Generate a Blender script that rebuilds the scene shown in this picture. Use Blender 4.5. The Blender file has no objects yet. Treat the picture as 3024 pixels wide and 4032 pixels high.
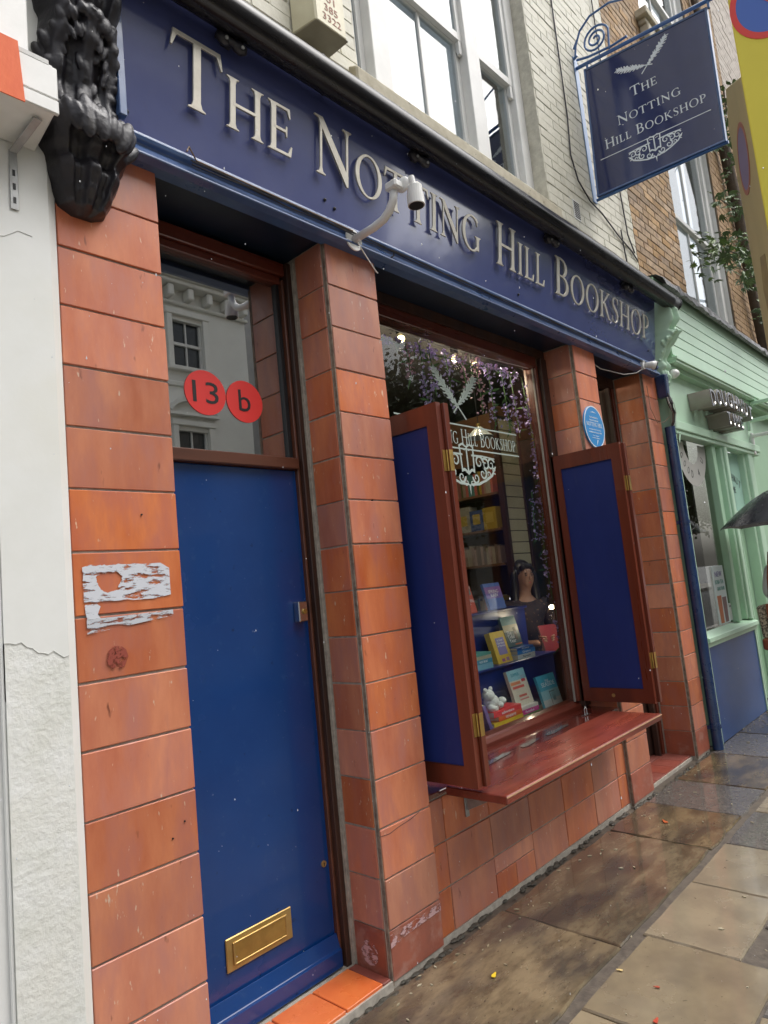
import bpy, bmesh, math, random
from mathutils import Vector, Matrix, noise
random.seed(7)
rad = math.radians
S = bpy.context.scene
C = S.collection
# ------------------------------------------------------------------ camera, sky, sun, exposure
CAM = Vector((-2.0399, -2.0959, 1.6054))
cd = bpy.data.cameras.new('camera')
cam = bpy.data.objects.new('camera', cd); C.objects.link(cam)
cd.sensor_fit = 'HORIZONTAL'; cd.sensor_width = 36; cd.lens = 36*2638.2/3024
cd.clip_start = .02; cd.clip_end = 600
CR = ((0.68353349, -0.72304555, -0.09993543), (0.01415338, 0.15001641, -0.9885822), (0.72978192, 0.67431462, 0.11277478))
m = Matrix(((CR[0][0], -CR[1][0], -CR[2][0], CAM.x), (CR[0][1], -CR[1][1], -CR[2][1], CAM.y), (CR[0][2], -CR[1][2], -CR[2][2], CAM.z), (0, 0, 0, 1)))
cam.matrix_world = m
S.camera = cam
w = bpy.data.worlds.new('World'); S.world = w; w.use_nodes = True
nt = w.node_tree; nt.nodes.clear()
sk = nt.nodes.new('ShaderNodeTexSky'); sk.sky_type = 'NISHITA'; sk.sun_disc = False
SUN_EL, SUN_AZ = 60, 140
sk.sun_elevation = rad(SUN_EL); sk.sun_rotation = rad(SUN_AZ); sk.dust_density = 5; sk.ozone_density = 1.0; sk.air_density = 1.0
hs = nt.nodes.new('ShaderNodeHueSaturation'); hs.inputs['Saturation'].default_value = .22
bg = nt.nodes.new('ShaderNodeBackground'); bg.inputs['Strength'].default_value = .15
ow = nt.nodes.new('ShaderNodeOutputWorld')
nt.links.new(sk.outputs[0], hs.inputs['Color']); nt.links.new(hs.outputs[0], bg.inputs[0]); nt.links.new(bg.outputs[0], ow.inputs[0])
sl = bpy.data.lights.new('sun', 'SUN'); sl.energy = .8; sl.angle = rad(65); sl.color = (1, .97, .93)
so = bpy.data.objects.new('sun', sl); C.objects.link(so)
_a, _e = rad(SUN_AZ), rad(SUN_EL)
so.rotation_euler = Vector((math.sin(_a)*math.cos(_e), math.cos(_a)*math.cos(_e), math.sin(_e))).to_track_quat('Z', 'Y').to_euler()
so.location = (0, -8, 14)
S.view_settings.view_transform = 'Standard'; S.view_settings.look = 'None'
S.view_settings.exposure = .86; S.view_settings.gamma = 1
S.render.engine = 'CYCLES'
S.cycles.max_bounces = 8; S.cycles.transparent_max_bounces = 16

def in_view(x, y, z, mar=.06):
    d = Vector((x, y, z)) - CAM
    q = [CR[i][0]*d.x + CR[i][1]*d.y + CR[i][2]*d.z for i in range(3)]
    if q[2] < .05: return False
    return abs(q[0]/q[2]) < .573+mar and abs(q[1]/q[2]) < .764+mar
# ------------------------------------------------------------------ materials
def M(name, c1, c2=None, scale=6, speck=None, sps=90, spt=.70, rough=.5, rough2=None, bump=0, bscale=40, rnd=0, coat=0, metal=0, stretch=(1, 1, 1), lo=.35, hi=.65, spec=.5, emit=None, es=0, detail=6, c3=None, s3=1.3, lo3=.5, hi3=.7, wet=0):
    mt = bpy.data.materials.new(name); mt.use_nodes = True
    n = mt.node_tree.nodes; l = mt.node_tree.links
    p = n['Principled BSDF']
    tc = n.new('ShaderNodeTexCoord'); oi = n.new('ShaderNodeObjectInfo')
    va = n.new('ShaderNodeVectorMath'); va.operation = 'ADD'
    mu = n.new('ShaderNodeMath'); mu.operation = 'MULTIPLY'; mu.inputs[1].default_value = 37.0
    l.new(oi.outputs['Random'], mu.inputs[0]); l.new(tc.outputs['Object'], va.inputs[0]); l.new(mu.outputs[0], va.inputs[1])
    mp = n.new('ShaderNodeMapping'); mp.inputs['Scale'].default_value = stretch
    l.new(va.outputs[0], mp.inputs[0])
    def nz(sc, de=detail):
        a = n.new('ShaderNodeTexNoise'); a.inputs['Scale'].default_value = sc; a.inputs['Detail'].default_value = de; a.inputs['Roughness'].default_value = .62
        l.new(mp.outputs[0], a.inputs['Vector']); return a
    def mr(src, a, b, c=0, d=1):
        r = n.new('ShaderNodeMapRange'); r.inputs[1].default_value = a; r.inputs[2].default_value = b; r.inputs[3].default_value = c; r.inputs[4].default_value = d
        l.new(src, r.inputs[0]); return r.outputs[0]
    def mix(f, a, b):
        x = n.new('ShaderNodeMix'); x.data_type = 'RGBA'
        l.new(f, x.inputs[0])
        for i, v in ((6, a), (7, b)):
            if isinstance(v, tuple): x.inputs[i].default_value = (*v, 1)
            else: l.new(v, x.inputs[i])
        return x.outputs[2]
    n1 = nz(scale)
    col = mix(mr(n1.outputs[0], lo, hi), c1, c2 if c2 else c1)
    if c3: col = mix(mr(nz(s3, 4).outputs[0], lo3, hi3), col, c3)
    if speck: col = mix(mr(nz(sps, 3).outputs[0], spt, spt+.05), col, speck); col = mix(mr(nz(sps*.45, 3).outputs[0], .69, .76), col, tuple(q*.45 for q in c1))
    if rnd:
        h = n.new('ShaderNodeHueSaturation'); l.new(col, h.inputs['Color'])
        l.new(mr(oi.outputs['Random'], 0, 1, 1-rnd, 1+rnd), h.inputs['Value'])
        m2 = n.new('ShaderNodeMath'); m2.operation = 'MULTIPLY'; m2.inputs[1].default_value = 7.31; l.new(oi.outputs['Random'], m2.inputs[0])
        m3 = n.new('ShaderNodeMath'); m3.operation = 'FRACT'; l.new(m2.outputs[0], m3.inputs[0])
        l.new(mr(m3.outputs[0], 0, 1, 1-rnd*.9, 1+rnd*.35), h.inputs['Saturation'])
        col = h.outputs[0]
    l.new(col, p.inputs['Base Color'])
    p.inputs['Metallic'].default_value = metal
    p.inputs['Specular IOR Level'].default_value = spec
    if rough2 is not None: l.new(mr(nz(scale*.7, 5).outputs[0], .35, .65, rough, rough2), p.inputs['Roughness'])
    else: p.inputs['Roughness'].default_value = rough
    if coat: p.inputs['Coat Weight'].default_value = coat; p.inputs['Coat Roughness'].default_value = .06
    if bump:
        b = n.new('ShaderNodeBump'); b.inputs['Strength'].default_value = min(1, .12+bump*110); b.inputs['Distance'].default_value = bump
        l.new(nz(bscale).outputs[0], b.inputs['Height']); l.new(b.outputs[0], p.inputs['Normal'])
    if emit: p.inputs['Emission Color'].default_value = (*emit, 1); p.inputs['Emission Strength'].default_value = es
    return mt
def glassmat(name, tint=(.92, .95, .94), refl=1.0, base=.0, rough=.0):
    mt = bpy.data.materials.new(name); mt.use_nodes = True
    n = mt.node_tree.nodes; l = mt.node_tree.links; n.clear()
    o = n.new('ShaderNodeOutputMaterial'); mx = n.new('ShaderNodeMixShader'); t = n.new('ShaderNodeBsdfTransparent'); g = n.new('ShaderNodeBsdfGlossy')
    fr = n.new('ShaderNodeFresnel'); ge = n.new('ShaderNodeNewGeometry'); ir = n.new('ShaderNodeMapRange'); ir.inputs[3].default_value = 1.5; ir.inputs[4].default_value = 1/1.5
    l.new(ge.outputs['Backfacing'], ir.inputs[0]); l.new(ir.outputs[0], fr.inputs[0])
    ma = n.new('ShaderNodeMath'); ma.operation = 'MULTIPLY_ADD'; ma.inputs[1].default_value = refl; ma.inputs[2].default_value = base; ma.use_clamp = True
    t.inputs[0].default_value = (*tint, 1); g.inputs['Roughness'].default_value = rough
    tc = n.new('ShaderNodeTexCoord'); nz = n.new('ShaderNodeTexNoise'); nz.inputs['Scale'].default_value = 1.1; nz.inputs['Detail'].default_value = 1
    b = n.new('ShaderNodeBump'); b.inputs['Strength'].default_value = .25; b.inputs['Distance'].default_value = .004
    l.new(tc.outputs['Object'], nz.inputs['Vector']); l.new(nz.outputs[0], b.inputs['Height']); l.new(b.outputs[0], g.inputs['Normal'])
    l.new(fr.outputs[0], ma.inputs[0]); l.new(ma.outputs[0], mx.inputs[0]); l.new(t.outputs[0], mx.inputs[1]); l.new(g.outputs[0], mx.inputs[2]); l.new(mx.outputs[0], o.inputs[0])
    return mt
def smearmat(name, col, thr=.5, scale=9, stretch=(1, 1, 6), rough=.6):
    mt = M(name, col, rough=rough); n = mt.node_tree.nodes; l = mt.node_tree.links; p = n['Principled BSDF']
    tc = n.new('ShaderNodeTexCoord'); mp = n.new('ShaderNodeMapping'); mp.inputs['Scale'].default_value = stretch
    z = n.new('ShaderNodeTexNoise'); z.inputs['Scale'].default_value = scale; z.inputs['Detail'].default_value = 9; z.inputs['Roughness'].default_value = .7
    r = n.new('ShaderNodeMapRange'); r.inputs[1].default_value = thr-.02; r.inputs[2].default_value = thr+.03
    l.new(tc.outputs['Object'], mp.inputs[0]); l.new(mp.outputs[0], z.inputs['Vector']); l.new(z.outputs[0], r.inputs[0]); l.new(r.outputs[0], p.inputs['Alpha'])
    return mt
TC = M('terracotta', (.45, .115, .048), (.60, .205, .09), scale=7, speck=(.62, .42, .30), sps=55, spt=.675, rough=.28, rough2=.6, bump=.0014, bscale=26, rnd=.18, stretch=(1, 1, .3), c3=(.45, .15, .10), s3=9, lo3=.46, hi3=.66, spec=.6)
TCD = M('terracotta_grimy', (.36, .10, .055), (.24, .075, .05), scale=4, rough=.3, rough2=.6, bump=.0015, rnd=.08, c3=(.34, .15, .11), s3=9, lo3=.5, hi3=.62)
TCL = M('terracotta_dark', (.20, .048, .032), (.26, .07, .05), scale=6, rough=.35, rough2=.6, bump=.001, rnd=.1)
TCF = M('step_tile_red', (.62, .13, .035), (.72, .20, .06), scale=5, rough=.16, rough2=.4, bump=.001, rnd=.06)
GROUT = M('grout', (.46, .42, .36), (.30, .27, .23), scale=30, rough=.9, bump=.002, bscale=90)
NAVY = M('navy_board', (.062, .078, .22), (.074, .092, .245), scale=3, rough=.16, coat=1, spec=1, bump=.0006, bscale=3, c3=(.07, .078, .21), s3=25, lo3=.62, hi3=.8)
NAVYT = M('navy_trim', (.05, .10, .24), (.07, .13, .29), scale=9, rough=.25, rough2=.5, coat=.4, bump=.001)  # same paint as the board, base lightened to stand in for reflected sky
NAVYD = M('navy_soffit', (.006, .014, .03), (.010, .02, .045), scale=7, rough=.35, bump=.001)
BLUED = M('blue_gloss_door', (.003, .036, .165), (.005, .045, .19), scale=2, rough=.16, rough2=.3, coat=.45, speck=(.10, .14, .26), sps=45, spt=.70, bump=.0009, bscale=5, c3=(.014, .055, .19), s3=22, lo3=.6, hi3=.75)
PANEL = M('shutter_blue_panel', (.014, .027, .155), (.018, .033, .18), scale=5, rough=.5, spec=.3, bump=.0006, bscale=70, c3=(.03, .042, .17), s3=14, lo3=.6, hi3=.8, stretch=(1, 1, .3))
SHOPB = M('blue_riser_board', (.012, .05, .20), (.02, .075, .25), scale=1.5, rough=.32, coat=.15, bump=.0005, bscale=4)
SHELFB = M('shelf_navy', (.012, .022, .13), (.016, .03, .16), scale=5, rough=.3)
WOOD = M('mahogany', (.175, .036, .016), (.09, .018, .010), scale=7, rough=.25, rough2=.45, coat=.4, bump=.0006, bscale=50, stretch=(1, 1, .06), lo=.3, hi=.7)
WOODH = M('mahogany_horizontal', (.13, .025, .012), (.07, .013, .008), scale=7, rough=.25, rough2=.45, coat=.4, bump=.0006, bscale=50, stretch=(.06, .3, 1), lo=.3, hi=.7)
WOODW = M('wet_counter_wood', (.19, .032, .018), (.10, .018, .012), scale=9, rough=.12, rough2=.45, coat=.35, bump=.0016, bscale=22, stretch=(.12, 1, 1), c3=(.30, .06, .035), s3=5, lo3=.5, hi3=.75)
WOODD = M('dark_frame_wood', (.06, .024, .014), (.03, .014, .010), scale=12, rough=.4, bump=.001, stretch=(1, 1, .08), rough2=.65)
WOODB = M('brown_bar_wood', (.13, .045, .025), (.08, .03, .018), scale=9, rough=.35, stretch=(.08, 1, 1))
WOODW2 = M('wet_sill_wood', (.11, .02, .013), (.07, .013, .01), scale=9, rough=.06, rough2=.3, coat=.8, bump=.001, bscale=22, stretch=(.12, 1, 1))
RAWW = M('raw_edge_wood', (.55, .33, .18), (.4, .22, .12), scale=20, rough=.6)
WHITE = M('white_paint', (.74, .74, .72), (.66, .66, .64), scale=5, rough=.45, bump=.0008)
WROUGH = M('white_rough_render', (.76, .77, .75), (.66, .67, .62), scale=9, rough=.65, bump=.006, bscale=38, c3=(.70, .70, .65), s3=3, detail=9)
WSTUC = M('white_stucco', (.76, .77, .75), (.71, .72, .69), scale=4, rough=.55, bump=.0022, bscale=12, c3=(.72, .72, .67), s3=1.7)
WSTUCS = M('white_smooth_render', (.76, .77, .76), (.72, .73, .71), scale=3, rough=.5, bump=.002, bscale=9)
CREAM = M('cream_painted_brick', (.66, .64, .54), (.58, .56, .46), scale=14, rough=.6, bump=.004, bscale=45, rnd=.05, c3=(.5, .48, .40), s3=7, lo3=.6, hi3=.8)
CREAMJ = M('cream_painted_joint', (.62, .60, .51), (.46, .44, .37), scale=18, rough=.8, bump=.004, bscale=60)
BRICK = M('london_stock_brick', (.42, .28, .145), (.33, .205, .105), scale=18, rough=.85, bump=.004, bscale=70, rnd=.28, c3=(.16, .10, .065), s3=9, lo3=.52, hi3=.75)
BRICKW = M('pale_painted_brick', (.55, .5, .44), (.46, .4, .35), scale=15, rough=.8, bump=.004, bscale=60, rnd=.12)
MORT = M('mortar', (.16, .12, .085), (.11, .085, .06), scale=30, rough=.95)
STONE = M('cream_sill_stone', (.52, .48, .37), (.38, .34, .25), scale=9, rough=.8, bump=.004, bscale=35, c3=(.09, .08, .06), s3=16, lo3=.64, hi3=.72)
BLACKG = M('black_gloss_iron', (.014, .013, .018), (.03, .028, .034), scale=12, rough=.28, rough2=.55, bump=.005, bscale=34, c3=(.05, .046, .045), s3=14, lo3=.58, hi3=.75)
TUBEB = M('black_roller', (.006, .006, .009), (.014, .012, .012), scale=14, rough=.18, rough2=.34, spec=.35, bump=.0008, stretch=(.2, 1, 1))
LEAD = M('lead_cap', (.30, .30, .31), (.10, .10, .11), scale=20, rough=.4, rough2=.7, bump=.01, bscale=18)
STEEL = M('brushed_steel_letters', (.58, .55, .48), (.48, .45, .39), scale=12, rough=.33, rough2=.5, metal=.75, bump=.0003)
STEELE = M('letter_side_steel', (.35, .32, .27), rough=.4, metal=.6)
CHROME = M('chrome', (.6, .6, .6), rough=.2, metal=1)
ZINC = M('galvanised_steel', (.42, .43, .43), (.33, .33, .33), scale=30, rough=.45, metal=.6)
BRASS = M('brass', (.62, .42, .13), (.48, .32, .10), scale=14, rough=.28, rough2=.5, metal=.9)
BRASSP = M('aged_brass', (.60, .42, .16), (.45, .3, .10), scale=7, rough=.35, rough2=.5, metal=.75)
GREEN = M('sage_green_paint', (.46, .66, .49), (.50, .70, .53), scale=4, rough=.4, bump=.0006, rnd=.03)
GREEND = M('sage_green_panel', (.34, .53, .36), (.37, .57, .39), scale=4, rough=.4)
MINT = M('mint_glass_panel', (.40, .62, .54), rough=.12, coat=.6)
GREY = M('grey_plastic', (.55, .55, .53), (.48, .48, .46), scale=9, rough=.45)
WPL = M('white_plastic', (.78, .78, .76), (.7, .7, .68), scale=9, rough=.35)
CREAMP = M('cream_alarm_plastic', (.66, .62, .44), (.58, .53, .36), scale=7, rough=.45)
CREAMU = M('alarm_base_metal', (.34, .31, .23), (.26, .24, .18), scale=6, rough=.5)
CABLE = M('dark_cable', (.025, .022, .025), rough=.5)
CABLET = M('tan_cable', (.22, .15, .10), rough=.5)
CABLEW = M('white_cable', (.6, .58, .55), rough=.5)
PIPE = M('navy_drainpipe', (.008, .03, .10), (.014, .045, .14), scale=9, rough=.22, rough2=.4, coat=.5)
SBLUE = M('sign_blue_frame', (.02, .085, .26), (.04, .13, .34), scale=12, rough=.3, coat=.4)
SBLUEL = M('light_blue_strap', (.16, .28, .52), (.2, .33, .56), scale=8, rough=.35)
SNAVY = M('hanging_sign_navy', (.016, .026, .105), (.02, .032, .125), scale=2, rough=.14, coat=.8, bump=.0005, bscale=3)
LET = M('pale_sign_print', (.72, .78, .84), rough=.5)
VINYL = M('frosted_vinyl', (.42, .50, .46), rough=.6)
RED = M('red_vinyl', (.75, .04, .035), rough=.4)
BLACK = M('black_print', (.012, .012, .014), rough=.5)
PLQ = M('plaque_blue', (.03, .25, .60), (.04, .28, .64), scale=5, rough=.3)
PLW = M('plaque_white', (.8, .84, .88), rough=.4)
ORANGE = M('orange_fabric', (.80, .17, .055), (.70, .12, .04), scale=9, rough=.7, bump=.006, bscale=9, stretch=(1, 1, .5))
YEL = M('yellow_sign', (.72, .62, .06), (.66, .56, .05), scale=2, rough=.5)
YELB = M('yellow_sign_shaded', (.46, .40, .18), (.36, .31, .15), scale=3, rough=.6, stretch=(1, 1, .2))  # sign yellow dulled to paint the shade on the side board
NPB = M('sign_circle_blue', (.06, .14, .48), rough=.5)
NPR = M('sign_circle_red', (.68, .05, .04), rough=.5)
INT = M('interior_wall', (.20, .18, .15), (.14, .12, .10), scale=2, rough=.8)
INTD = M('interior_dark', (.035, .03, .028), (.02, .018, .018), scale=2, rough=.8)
SLAT = M('slatwall_cream', (.42, .38, .27), (.36, .32, .22), scale=3, rough=.5)
PAPER = M('book_pages', (.62, .56, .44), (.5, .45, .35), scale=60, rough=.8, stretch=(.1, .1, 4))
GL = glassmat('shop_glass', refl=.85)
GLT = glassmat('transom_glass', (.66, .70, .68), refl=.9, base=.50)
GLU = glassmat('sash_glass', (.86, .90, .92), refl=.9, base=.12)
GLG = glassmat('green_shop_glass', (.8, .8, .75), refl=1.0, base=.05)
SKIN = M('skin', (.36, .20, .14), (.32, .17, .12), scale=4, rough=.5)
HAIR = M('dark_hair', (.012, .010, .012), (.02, .016, .016), scale=30, rough=.4, stretch=(3, 3, .3))
DRESS = M('dark_pattern_dress', (.045, .025, .03), (.02, .02, .03), scale=22, rough=.8, c3=(.16, .09, .06), s3=30, lo3=.58, hi3=.66)
SHIRT = M('white_shirt', (.68, .68, .67), (.6, .6, .58), scale=5, rough=.8, bump=.01, bscale=9)
UMB = M('black_umbrella', (.012, .013, .018), (.03, .03, .038), scale=7, rough=.18, rough2=.45, bump=.002, bscale=60)
TAN = M('tan_leather', (.30, .085, .035), (.22, .06, .025), scale=9, rough=.4)
WICKER = M('woven_cream', (.50, .42, .30), (.10, .08, .06), scale=60, rough=.8, lo=.45, hi=.55)
JEAN = M('dark_trousers', (.03, .04, .06), rough=.8)
LEAFM = [M('leaf_a', (.09, .16, .05), (.065, .12, .04), scale=9, rough=.45, rnd=.2), M('leaf_b', (.14, .22, .07), (.10, .17, .05), scale=9, rough=.45, rnd=.2)]
LEAFT = M('street_tree_leaf', (.04, .075, .022), (.065, .105, .03), scale=1.5, rough=.5)
GFLO = M('garland_green', (.05, .13, .035), (.08, .18, .05), scale=9, rough=.6)
LILAC = M('lilac_petal', (.40, .32, .68), (.58, .50, .80), scale=20, rough=.7, rnd=.1)
PINKP = M('pink_petal', (.62, .38, .42), (.52, .34, .52), scale=20, rough=.7)
BARK = M('bark', (.09, .065, .045), (.06, .045, .03), scale=12, rough=.9, bump=.01, bscale=20)
BULB = M('lit_bulb', (1, .9, .7), emit=(1, .80, .52), es=14)
SPOT = M('lit_spot', (1, .85, .5), emit=(1, .75, .35), es=5)
LEDM = M('lit_letter_lamp', (1, 1, .9), emit=(1, .95, .85), es=2.5)
YORK = M('york_stone_wet', (.085, .062, .036), (.20, .15, .085), scale=7, rough=.03, rough2=.34, bump=.0045, bscale=24, coat=.75, speck=(.05, .042, .03), sps=50, spt=.66, rnd=.12, c3=(.05, .042, .036), s3=2.6, lo3=.44, hi3=.66, spec=.6, stretch=(.7, 1.6, 1), lo=.38, hi=.60, detail=12)
YORK2 = M('york_stone_pale', (.27, .22, .145), (.21, .17, .115), scale=6, rough=.02, rough2=.36, bump=.0016, bscale=70, rnd=.12, coat=.6, speck=(.10, .085, .06), sps=60, spt=.69, c3=(.16, .13, .095), s3=2.2, lo3=.48, hi3=.7, spec=.6, detail=12)
YORKG = M('grey_slab_wet', (.095, .085, .078), (.15, .135, .12), coat=.6, scale=40, rough=.10, rough2=.35, bump=.0012, bscale=60, rnd=.1)
PJOINT = M('pavement_mortar', (.12, .098, .075), (.065, .052, .042), scale=25, rough=.55, bump=.004, bscale=60)
GRIT = M('wet_grit', (.07, .06, .045), (.03, .03, .022), scale=45, rough=.5, bump=.008, bscale=60)
ROAD = M('asphalt', (.045, .045, .048), (.06, .06, .06), scale=40, rough=.25, rough2=.6, bump=.003, bscale=90)
OPW = M('opposite_white_stucco', (.80, .80, .76), (.74, .74, .70), scale=1, rough=.7)
OPD = M('added_building_grey', (.34, .34, .34), (.40, .39, .38), scale=3, rough=.8)  # grey for the building added to tone the transom reflection
WINDK = M('dark_window', (.03, .035, .04), rough=.15)

# ------------------------------------------------------------------ geometry helpers
class MB:
    def __init__(s): s.v = []; s.f = []; s.mi = []; s.k = 0
    def add(s, vs, fs, mi=None):
        o = len(s.v); s.v += [Vector(a) for a in vs]; s.f += [tuple(i+o for i in q) for q in fs]; s.mi += [s.k if mi is None else mi]*len(fs)
        return s
    def box(s, x0, x1, y0, y1, z0, z1):
        return s.add([(x0, y0, z0), (x1, y0, z0), (x1, y1, z0), (x0, y1, z0), (x0, y0, z1), (x1, y0, z1), (x1, y1, z1), (x0, y1, z1)],
                     [(0, 3, 2, 1), (4, 5, 6, 7), (0, 1, 5, 4), (1, 2, 6, 5), (2, 3, 7, 6), (3, 0, 4, 7)])
    def hexa(s, p):   # 8 corners: bottom loop then top loop
        return s.add(p, [(0, 3, 2, 1), (4, 5, 6, 7), (0, 1, 5, 4), (1, 2, 6, 5), (2, 3, 7, 6), (3, 0, 4, 7)])
    def prism(s, poly, o, u, v, n, d, base=0):   # 2D polygon extruded from base to d along n
        o, u, v, n = Vector(o), Vector(u), Vector(v), Vector(n)
        a = [o+u*x+v*y+n*base for x, y in poly]; b = [o+u*x+v*y+n*d for x, y in poly]; k = len(poly)
        return s.add(a+b, [tuple(range(k))[::-1], tuple(range(k, 2*k))]+[(i, (i+1) % k, k+(i+1) % k, k+i) for i in range(k)])
    def strip(s, A, B, o, u, v, n, d, closed=False, base=0):
        o, u, v, n = Vector(o), Vector(u), Vector(v), Vector(n); k = len(A)
        P = [o+u*x+v*y+n*h for L_, h in ((A, d), (B, d), (A, base), (B, base)) for x, y in L_]
        F = []
        for i in range(k if closed else k-1):
            j = (i+1) % k
            F += [(i, j, k+j, k+i), (2*k+j, 2*k+i, 3*k+i, 3*k+j), (i, 2*k+i, 2*k+j, j), (k+j, 3*k+j, 3*k+i, k+i)]
        if not closed: F += [(0, k, 3*k, 2*k), (k-1, 3*k-1, 4*k-1, 2*k-1)]
        return s.add(P, F)
    def tube(s, pts, r, seg=8, caps=True):
        pts = [Vector(p) for p in pts]; rr = r if isinstance(r, (list, tuple)) else [r]*len(pts)
        P = []; prev = None
        for i, p in enumerate(pts):
            t = (pts[min(i+1, len(pts)-1)]-pts[max(i-1, 0)]).normalized()
            a = prev if prev is not None else (Vector((0, 0, 1)) if abs(t.z) < .9 else Vector((1, 0, 0)))
            a = (a-t*a.dot(t)).normalized(); prev = a; b = t.cross(a)
            P += [p+(a*math.cos(2*math.pi*j/seg)+b*math.sin(2*math.pi*j/seg))*rr[i] for j in range(seg)]
        F = [(i*seg+j, i*seg+(j+1) % seg, (i+1)*seg+(j+1) % seg, (i+1)*seg+j) for i in range(len(pts)-1) for j in range(seg)]
        if caps: F += [tuple(range(seg))[::-1], tuple((len(pts)-1)*seg+j for j in range(seg))]
        return s.add(P, F)
    def ell(s, c, r, seg=12, rings=8, rot=None):
        c = Vector(c); r = Vector(r) if not isinstance(r, (int, float)) else Vector((r, r, r))
        P = []
        for i in range(rings+1):
            th = math.pi*i/rings
            for j in range(seg):
                ph = 2*math.pi*j/seg
                q = Vector((r.x*math.sin(th)*math.cos(ph), r.y*math.sin(th)*math.sin(ph), r.z*math.cos(th)))
                if rot is not None: q = rot @ q
                P.append(c+q)
        return s.add(P, [(i*seg+j, (i+1)*seg+j, (i+1)*seg+(j+1) % seg, i*seg+(j+1) % seg) for i in range(rings) for j in range(seg)])
    def quad(s, a, b, c, d): return s.add([a, b, c, d], [(0, 1, 2, 3)])
    def build(s, name, mats, parent=None, bev=0, smooth=False, local=False, label=None, seg=1):
        me = bpy.data.meshes.new(name)
        off = wloc(parent) if (parent and not local) else Vector((0, 0, 0))
        me.from_pydata([v-off for v in s.v], [], s.f); me.update()
        for mt in (mats if isinstance(mats, (list, tuple)) else [mats]): me.materials.append(mt)
        if isinstance(mats, (list, tuple)):
            me.polygons.foreach_set('material_index', s.mi)
        if smooth: me.polygons.foreach_set('use_smooth', [True]*len(me.polygons))
        o = bpy.data.objects.new(name, me); C.objects.link(o)
        if parent: o.parent = parent
        if bev:
            b = o.modifiers.new('bevel', 'BEVEL'); b.width = bev; b.segments = seg; b.limit_method = 'ANGLE'; b.angle_limit = rad(40)
        if label: o['label'] = label
        return o
def wloc(p):
    v = Vector((0, 0, 0))
    while p: v += p.location; p = p.parent
    return v
def tag(o, label=None, cat=None, group=None, kind=None):
    if label: o['label'] = label
    if cat: o['category'] = cat
    if group: o['group'] = group
    if kind: o['kind'] = kind
    return o
def thing(name, loc, label, cat, group=None):
    o = bpy.data.objects.new(name, None); C.objects.link(o); o.location = loc; o.empty_display_size = .1
    return tag(o, label, cat, group)
def part(name, parent, loc=None):   # a part that groups sub-parts but has its own mesh goes through build; this one is a small backing mesh holder
    o = bpy.data.objects.new(name, None); C.objects.link(o); o.parent = parent; o.location = (Vector(loc)-wloc(parent)) if loc else (0, 0, 0); return o
def inst(name, me, parent, loc, rot=(0, 0, 0), scale=(1, 1, 1)):
    o = bpy.data.objects.new(name, me); C.objects.link(o); o.parent = parent
    o.location = Vector(loc)-(wloc(parent) if parent else Vector((0, 0, 0))); o.rotation_euler = rot; o.scale = scale; return o
def copy_tree(o, parent=None):
    c = o.copy(); C.objects.link(c); c.parent = parent
    for ch in list(o.children): copy_tree(ch, c)
    return c
X, Y, Z = Vector((1, 0, 0)), Vector((0, 1, 0)), Vector((0, 0, 1))
_boxes = {}
def boxmesh(name, sx, sy, sz, mat, bev=.002, jit=0, key=0):
    k = (name, round(sx, 3), round(sy, 3), round(sz, 3), mat.name, key)
    if k in _boxes: return _boxes[k]
    bm = bmesh.new(); bmesh.ops.create_cube(bm, size=1)
    for v in bm.verts: v.co = Vector((v.co.x*sx+random.uniform(-jit, jit), v.co.y*sy, v.co.z*sz+random.uniform(-jit, jit)))
    if bev: bmesh.ops.bevel(bm, geom=bm.edges[:], offset=bev, segments=1, affect='EDGES')
    me = bpy.data.meshes.new(name); bm.to_mesh(me); bm.free(); me.materials.append(mat); _boxes[k] = me; return me
# sans text through the built-in font
def text_mesh(t, mat, depth=.001):
    cu = bpy.data.curves.new('lettering', 'FONT'); cu.body = t; cu.size = 1; cu.extrude = .5; cu.resolution_u = 3; cu.align_x = 'CENTER'; cu.align_y = 'CENTER'
    o = bpy.data.objects.new('lettering', cu); C.objects.link(o)
    dg = bpy.context.evaluated_depsgraph_get(); dg.update()
    me = bpy.data.meshes.new_from_object(o.evaluated_get(dg)); bpy.data.objects.remove(o); bpy.data.curves.remove(cu)
    me.materials.clear(); me.materials.append(mat); return me
def text(t, o, u, v, h, mat, parent, width=None, depth=.001, name='lettering', bold=False):
    me = text_mesh(t, mat)
    xs = [q.co.x for q in me.vertices]; ys = [q.co.y for q in me.vertices]
    if not xs: return
    cx, cy = (min(xs)+max(xs))/2, (min(ys)+max(ys))/2; W = max(xs)-min(xs); H = max(ys)-min(ys)
    k = h/H; kx = (width/W) if width else k
    u, v = Vector(u).normalized(), Vector(v).normalized(); n = u.cross(v)
    off = wloc(parent) if parent else Vector((0, 0, 0))
    for q in me.vertices:
        c = q.co; q.co = Vector(o)+u*(c.x-cx)*kx+v*(c.y-cy)*k+n*(c.z+.5)*depth-off
    ob = bpy.data.objects.new(name, me); C.objects.link(ob)
    if parent: ob.parent = parent
    return ob
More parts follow.
